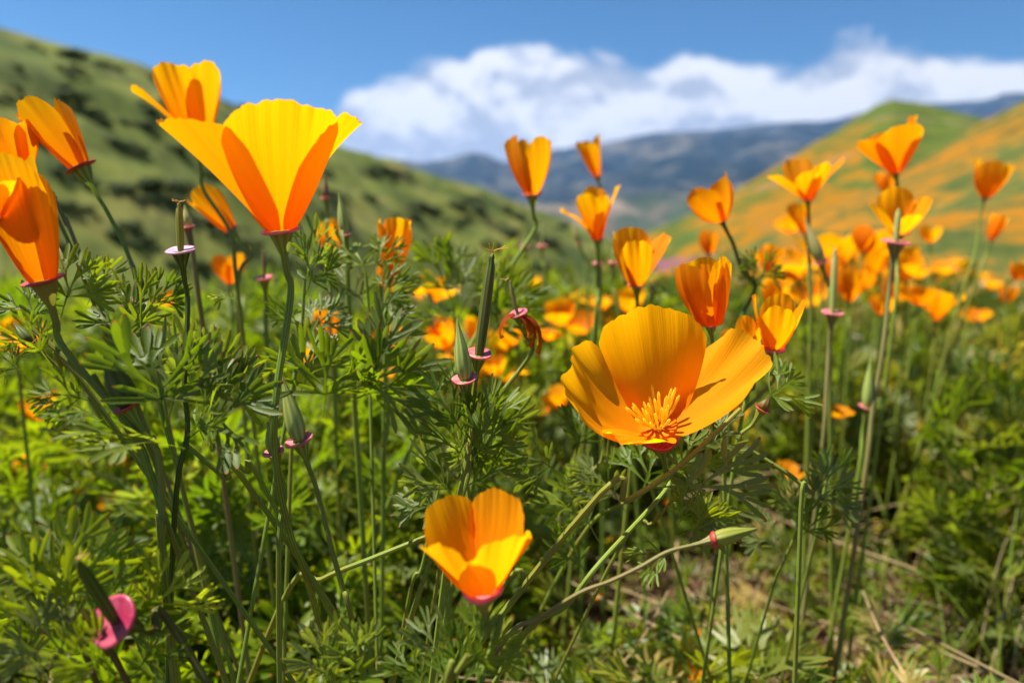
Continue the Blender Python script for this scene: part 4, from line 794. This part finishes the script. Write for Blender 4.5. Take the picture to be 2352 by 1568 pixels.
def near_plant(x, y, seed, H, label):
    z = gz(x, y); st, lv = plant_layout(seed, H, H * .6, 5, 10, .060); root = thing('poppy_plant', label, 'poppy plant', (x, y, z - .005), PG)
    rz = seed * 1.3; c, s = math.cos(rz), math.sin(rz); Rm = np.array([[c, -s, 0], [s, c, 0], [0, 0, 1]])
    for path in st: geo_obj('stem', tube(path @ Rm.T + np.array(root.location), .001, .0007, 6), M['stem'], root)
    for p, D, sz, r, k, t in lv: leaf_obj(root, Rm @ p + np.array(root.location), Rm @ D, sz, r, me=(OLIVEME if x > .1 * y + .06 and k % 3 else LEAFME)[k])
    return root
rp = random.Random(42)
# near plants: x, y on the ground, height
nearp = []
for i in range(1500):
    if len(nearp) >= 80: break
    y = rp.uniform(.35, .98); x = rp.uniform(-.85, .75) * (y + .12)
    if -.02 < x < .30 and .34 < y < .66 or x > .30 * y and y < .62 and rp.random() < .6: continue              # bare soil at the lower right
    if -.70 < x / y < -.50 and y > .45: continue                  # open gap looking down the slope
    if any((x - a) ** 2 + (y - b) ** 2 < .048 ** 2 for a, b, h in nearp): continue
    dist_right = sstep(x, .05, .5)
    H = rp.uniform(.16, .26) * (1 - .30 * dist_right); H *= .55 + .45 * sstep(y, .3, .5)
    nearp.append((x, y, H))
NP = []
for i, (x, y, H) in enumerate(nearp):
    o = near_plant(x, y, 900 + i, H, 'feathery green poppy plant filling the foreground foliage'); q = np.array([x, y, gz(x, y) + H * .8]) - CAM; dp = q @ CF
    NP.append((o, 1176 + F * (q @ CR) / dp, 784 - F * (q @ CU) / dp))
near_labels(NP, 'feathery green plant')
VAR = [merged_plant('poppy_plant', 300 + i, .22, .13, 6, 9, .062, .0011, 'leaf' if i < 5 else 'leaf_olive') for i in range(9)]
cnt = 0
for i in range(3000):
    if cnt >= 240: break
    y = .8 + 3.6 * rp.random() ** 1.3; x = rp.uniform(-.85, .9) * (y + .2)
    if x > .5 * y and y < 1.6 and rp.random() < .3: continue
    z = gz(x, y); o = link('poppy_plant', VAR[rp.randrange(5) if rp.random() > sstep(x / y, -.2, .5) else 5 + rp.randrange(4)], None, (x, y, z - .01)); s = rp.uniform(.75, 1.25); o.scale = (s, s, s * rp.uniform(.8, 1.1)); o.rotation_euler = (rp.uniform(-.15, .15), rp.uniform(-.15, .15), rp.uniform(0, 6.28))
    tag(o, 'blurred green poppy plant in the meadow behind the sharp flowers', 'poppy plant', 'blurred poppy plants in the meadow'); cnt += 1

# ------------------------------------------------------------------ undergrowth, litter (uncountable)
def undergrowth():
    LP = []; rs = random.Random(5)
    for i in range(7500):
        y = .28 + 1.9 * rs.random() ** 1.5; x = rs.uniform(-.85, .85) * (y + .15)
        bare = (.03 < x < .21 and .41 < y < .60) or (x > .26 and y < .58)
        if bare and rs.random() < .9: continue
        if x > .45 * y and rs.random() < .35: continue
        z = gz(x, y); h = rs.random() ** 1.6 * (.085 if not bare else .02)
        a = rs.uniform(0, 6.28); e = R(rs.uniform(5, 75)); D = np.array([math.cos(a) * math.cos(e), math.sin(a) * math.cos(e), math.sin(e)])
        V, Fc, U = LEAFLOW[rs.randrange(8)]; A, b = leaf_matrix((x, y, z + h), D, rs.uniform(.022, .05), rs.uniform(-.7, .7)); U2 = U.copy(); U2[:, 0] = rs.random()
        LP.append((V @ A.T + b, Fc, U2))
    V, Fc, U = cat_geo(LP); o = link('undergrowth', mesh('undergrowth', V, Fc, M['leaf_low'], U)); tag(o, 'low tangle of small green and yellowing leaves', 'undergrowth', kind='stuff')
undergrowth()
def litter(name, n, mat, seed, lmin, lmax, r, xr, label, cat, lift=.012):
    LP = []; rs = random.Random(seed)
    for i in range(n):
        y = .30 + 1.3 * rs.random() ** 1.5; x = rs.uniform(*xr) * (y + .1); a = rs.uniform(0, 6.28); e = R(rs.uniform(-8, 22)); l = rs.uniform(lmin, lmax)
        D = np.array([math.cos(a) * math.cos(e), math.sin(a) * math.cos(e), math.sin(e)]); b = np.array([x, y, gz(x, y) + rs.uniform(0, lift)])
        k = np.array([rs.uniform(-1, 1), rs.uniform(-1, 1), rs.uniform(-.3, .6)]) * l * .12
        LP.append(tube(catmull([b, b + D * l * .5 + k, b + D * l], 3), r * rs.uniform(.5, 1.2), r * .4, 4))
    V, Fc, U = cat_geo(LP); o = link(name, mesh(name, V, Fc, M[mat], U)); tag(o, label, cat, kind='stuff')
litter('dry_straw', 1100, 'straw', 11, .015, .06, .0008, (.0, .85), 'pale dry straw littering the soil at the lower right', 'straw', .03)
litter('dead_twigs', 350, 'twig', 12, .02, .07, .0009, (-.8, .85), 'dark dead twigs lying on the soil', 'twigs')
litter('dry_stalks', 420, 'stem_dry', 13, .05, .16, .0012, (-.8, .85), 'yellowed stalks tangled low in the foliage', 'stalks', .09)
def dry_grass():
    LP = []; rs = random.Random(31)
    for i in range(2600):
        y = .42 + 2.2 * rs.random() ** 1.3; x = (.28 + .62 * rs.random() ** .8) * (y + .05)
        if y < .55 and x < .3: continue
        h = rs.uniform(.04, .15); a = rs.uniform(0, 6.28); l = rs.uniform(.1, .9) * h; b = np.array([x, y, gz(x, y)]); t = b + np.array([math.cos(a) * l, math.sin(a) * l, h * rs.uniform(.5, 1)])
        LP.append(tube(catmull([b, (b + t) / 2 + np.array([0, 0, h * .18]), t], 3), rs.uniform(.0005, .0011), .0003, 3))
    n = len(LP); V, Fc, U = cat_geo(LP); fpp = len(LP[0][1]); mi = np.repeat([rs.choice([0, 1, 2, 2, 2, 2]) for _ in range(n)], fpp)
    o = link('dry_grass', mesh('dry_grass', V, Fc, [M['straw'], M['stem_dry'], M['stem']], U, midx=mi)); tag(o, 'tan and green grass blades standing on the right-hand slope', 'grass', kind='stuff')
dry_grass()
def pebbles():
    LP = []; rs = random.Random(17)
    for i in range(900):
        y = .36 + .9 * rs.random() ** 1.4; x = rs.uniform(-.6, .85) * (y + .1); r = .0012 + .005 * rs.random() ** 3
        th = np.linspace(0, 2 * PI, 6, endpoint=False); rows = []
        for h, q in ((-.6, .5), (-.1, 1), (.4, .8), (.75, .15)): rows.append(np.stack([np.cos(th) * q * r * rs.uniform(.8, 1.2), np.sin(th) * q * r * rs.uniform(.8, 1.2), np.full(6, h * r * .8)], 1))
        V = np.concatenate(rows) + np.array([x, y, gz(x, y) + .1 * r]); LP.append((V, grid_faces(6, 4, True), np.zeros((24, 2))))
    V, Fc, U = cat_geo(LP); o = link('soil_crumbs', mesh('soil_crumbs', V, Fc, M['pebble'], U, smooth=False)); tag(o, 'brown crumbs and small stones on the bare soil', 'soil crumbs', kind='stuff')
pebbles()
def meadow_cover():
    LP = []; rs = random.Random(23)
    for i in range(9000):
        y = 2.2 + 22 * rs.random() ** 1.6; x = rs.uniform(-.9, 1.0) * (y + .5); z = gz(x, y); s = rs.uniform(.06, .16) * (1 + y * .05)
        a = rs.uniform(0, 3.14); c, sn = math.cos(a) * s, math.sin(a) * s; t = rs.uniform(-.3, .3) * s
        V = np.array([[x - c * .3, y - sn * .3, z], [x + c * .3, y + sn * .3, z], [x + c * .8 + t, y + sn * .8, z + s * 1.5], [x - c * .8 + t, y - sn * .8, z + s * 1.3]])
        LP.append((V, np.array([[0, 1, 2, 3]]), np.tile([rs.random(), 0.0], (4, 1))))
    V, Fc, U = cat_geo(LP); o = link('meadow_foliage', mesh('meadow_foliage', V, Fc, M['leaf_low'], U)); tag(o, 'green meadow growth falling away behind the flowers', 'meadow', kind='stuff')
meadow_cover()

# ------------------------------------------------------------------ distant poppies on the right slope
def tiny_poppy(seed, mat):
    LP = []; X, Y, Z = frame(random.Random(seed).uniform(-12, 12), random.Random(seed + 1).uniform(0, 14)); o = np.array([0, 0, .26])
    for k, p in enumerate(preset(['cup', 'bowl', 'open'][seed % 3], seed)):
        p = dict(p); l = p.pop('L') * .038; LP.append(petal_geo(L=l, r0=.003, org=o, Xv=X, Yv=Y, Zv=Z, seed=seed + k, nu=9, nv=7, **p))
    n0 = sum(len(x[1]) for x in LP); LP.append(tube(catmull([o, o - Z * .05, np.array([.01, 0, 0])], 3), .0013, .0015, 5))
    V, Fc, U = cat_geo(LP); mi = np.zeros(len(Fc), int); mi[n0:] = 1
    return mesh('poppy', V, Fc, [M[mat], M['stem']], U, midx=mi)
TP = [tiny_poppy(800 + i, ['petal', 'petal_warm', 'petal_gold'][i % 3]) for i in range(7)]
rq = random.Random(99)
for i in range(120):
    if i < 100: y = 1.3 + 5.5 * rq.random() ** 1.4; x = rq.uniform(.30, .7) * y
    if i < 50: y = 1.1 + 1.8 * rq.random(); x = rq.uniform(.35, .62) * y
    if i < 100: lab, gr = 'blurred orange poppy in the dense patch at the foot of the right slope', 'distant poppies on the right'
    else: y = .9 + 2.2 * rq.random(); x = rq.uniform(-.8, .1) * y; lab, gr = 'blurred orange poppy low in the meadow on the left', 'distant poppies on the left'
    o = link('poppy', TP[i % 7], None, (x, y, gz(x, y) - (.0 if i < 100 else .08))); s = rq.uniform(.8, 1.25); o.scale = (s, s, s * rq.uniform(.8, 1.1)); o.rotation_euler = (rq.uniform(-.15, .15), rq.uniform(-.15, .15), rq.uniform(0, 6.28)); tag(o, lab, 'poppy', gr)

# ------------------------------------------------------------------ haze
def haze():
    x, y0, y1, z0, z1 = 17000, -17000, 17000, -72, 2600
    V = [(-x, y0, z0), (x, y0, z0), (x, y1, z0), (-x, y1, z0), (-x, y0, z1), (x, y0, z1), (x, y1, z1), (-x, y1, z1)]
    Fc = [(0, 3, 2, 1), (4, 5, 6, 7), (0, 1, 5, 4), (1, 2, 6, 5), (2, 3, 7, 6), (3, 0, 4, 7)]
    m, t, o = newmat('haze_air'); pv = N(t, 'ShaderNodeVolumePrincipled'); pv.inputs['Color'].default_value = (0.27, 0.50, 1.0, 1); pv.inputs['Density'].default_value = 3.2e-5
    pv.inputs['Anisotropy'].default_value = 0.2
    t.links.new(pv.outputs[0], o.inputs['Volume'])
    h = link('haze', mesh('haze', V, Fc, m, smooth=False)); tag(h, 'thin bluish haze over the valley', 'haze', kind='stuff')
haze()
print('objects', len(bpy.data.objects), 'tris', sum(len(m.polygons) * 2 for m in bpy.data.meshes))
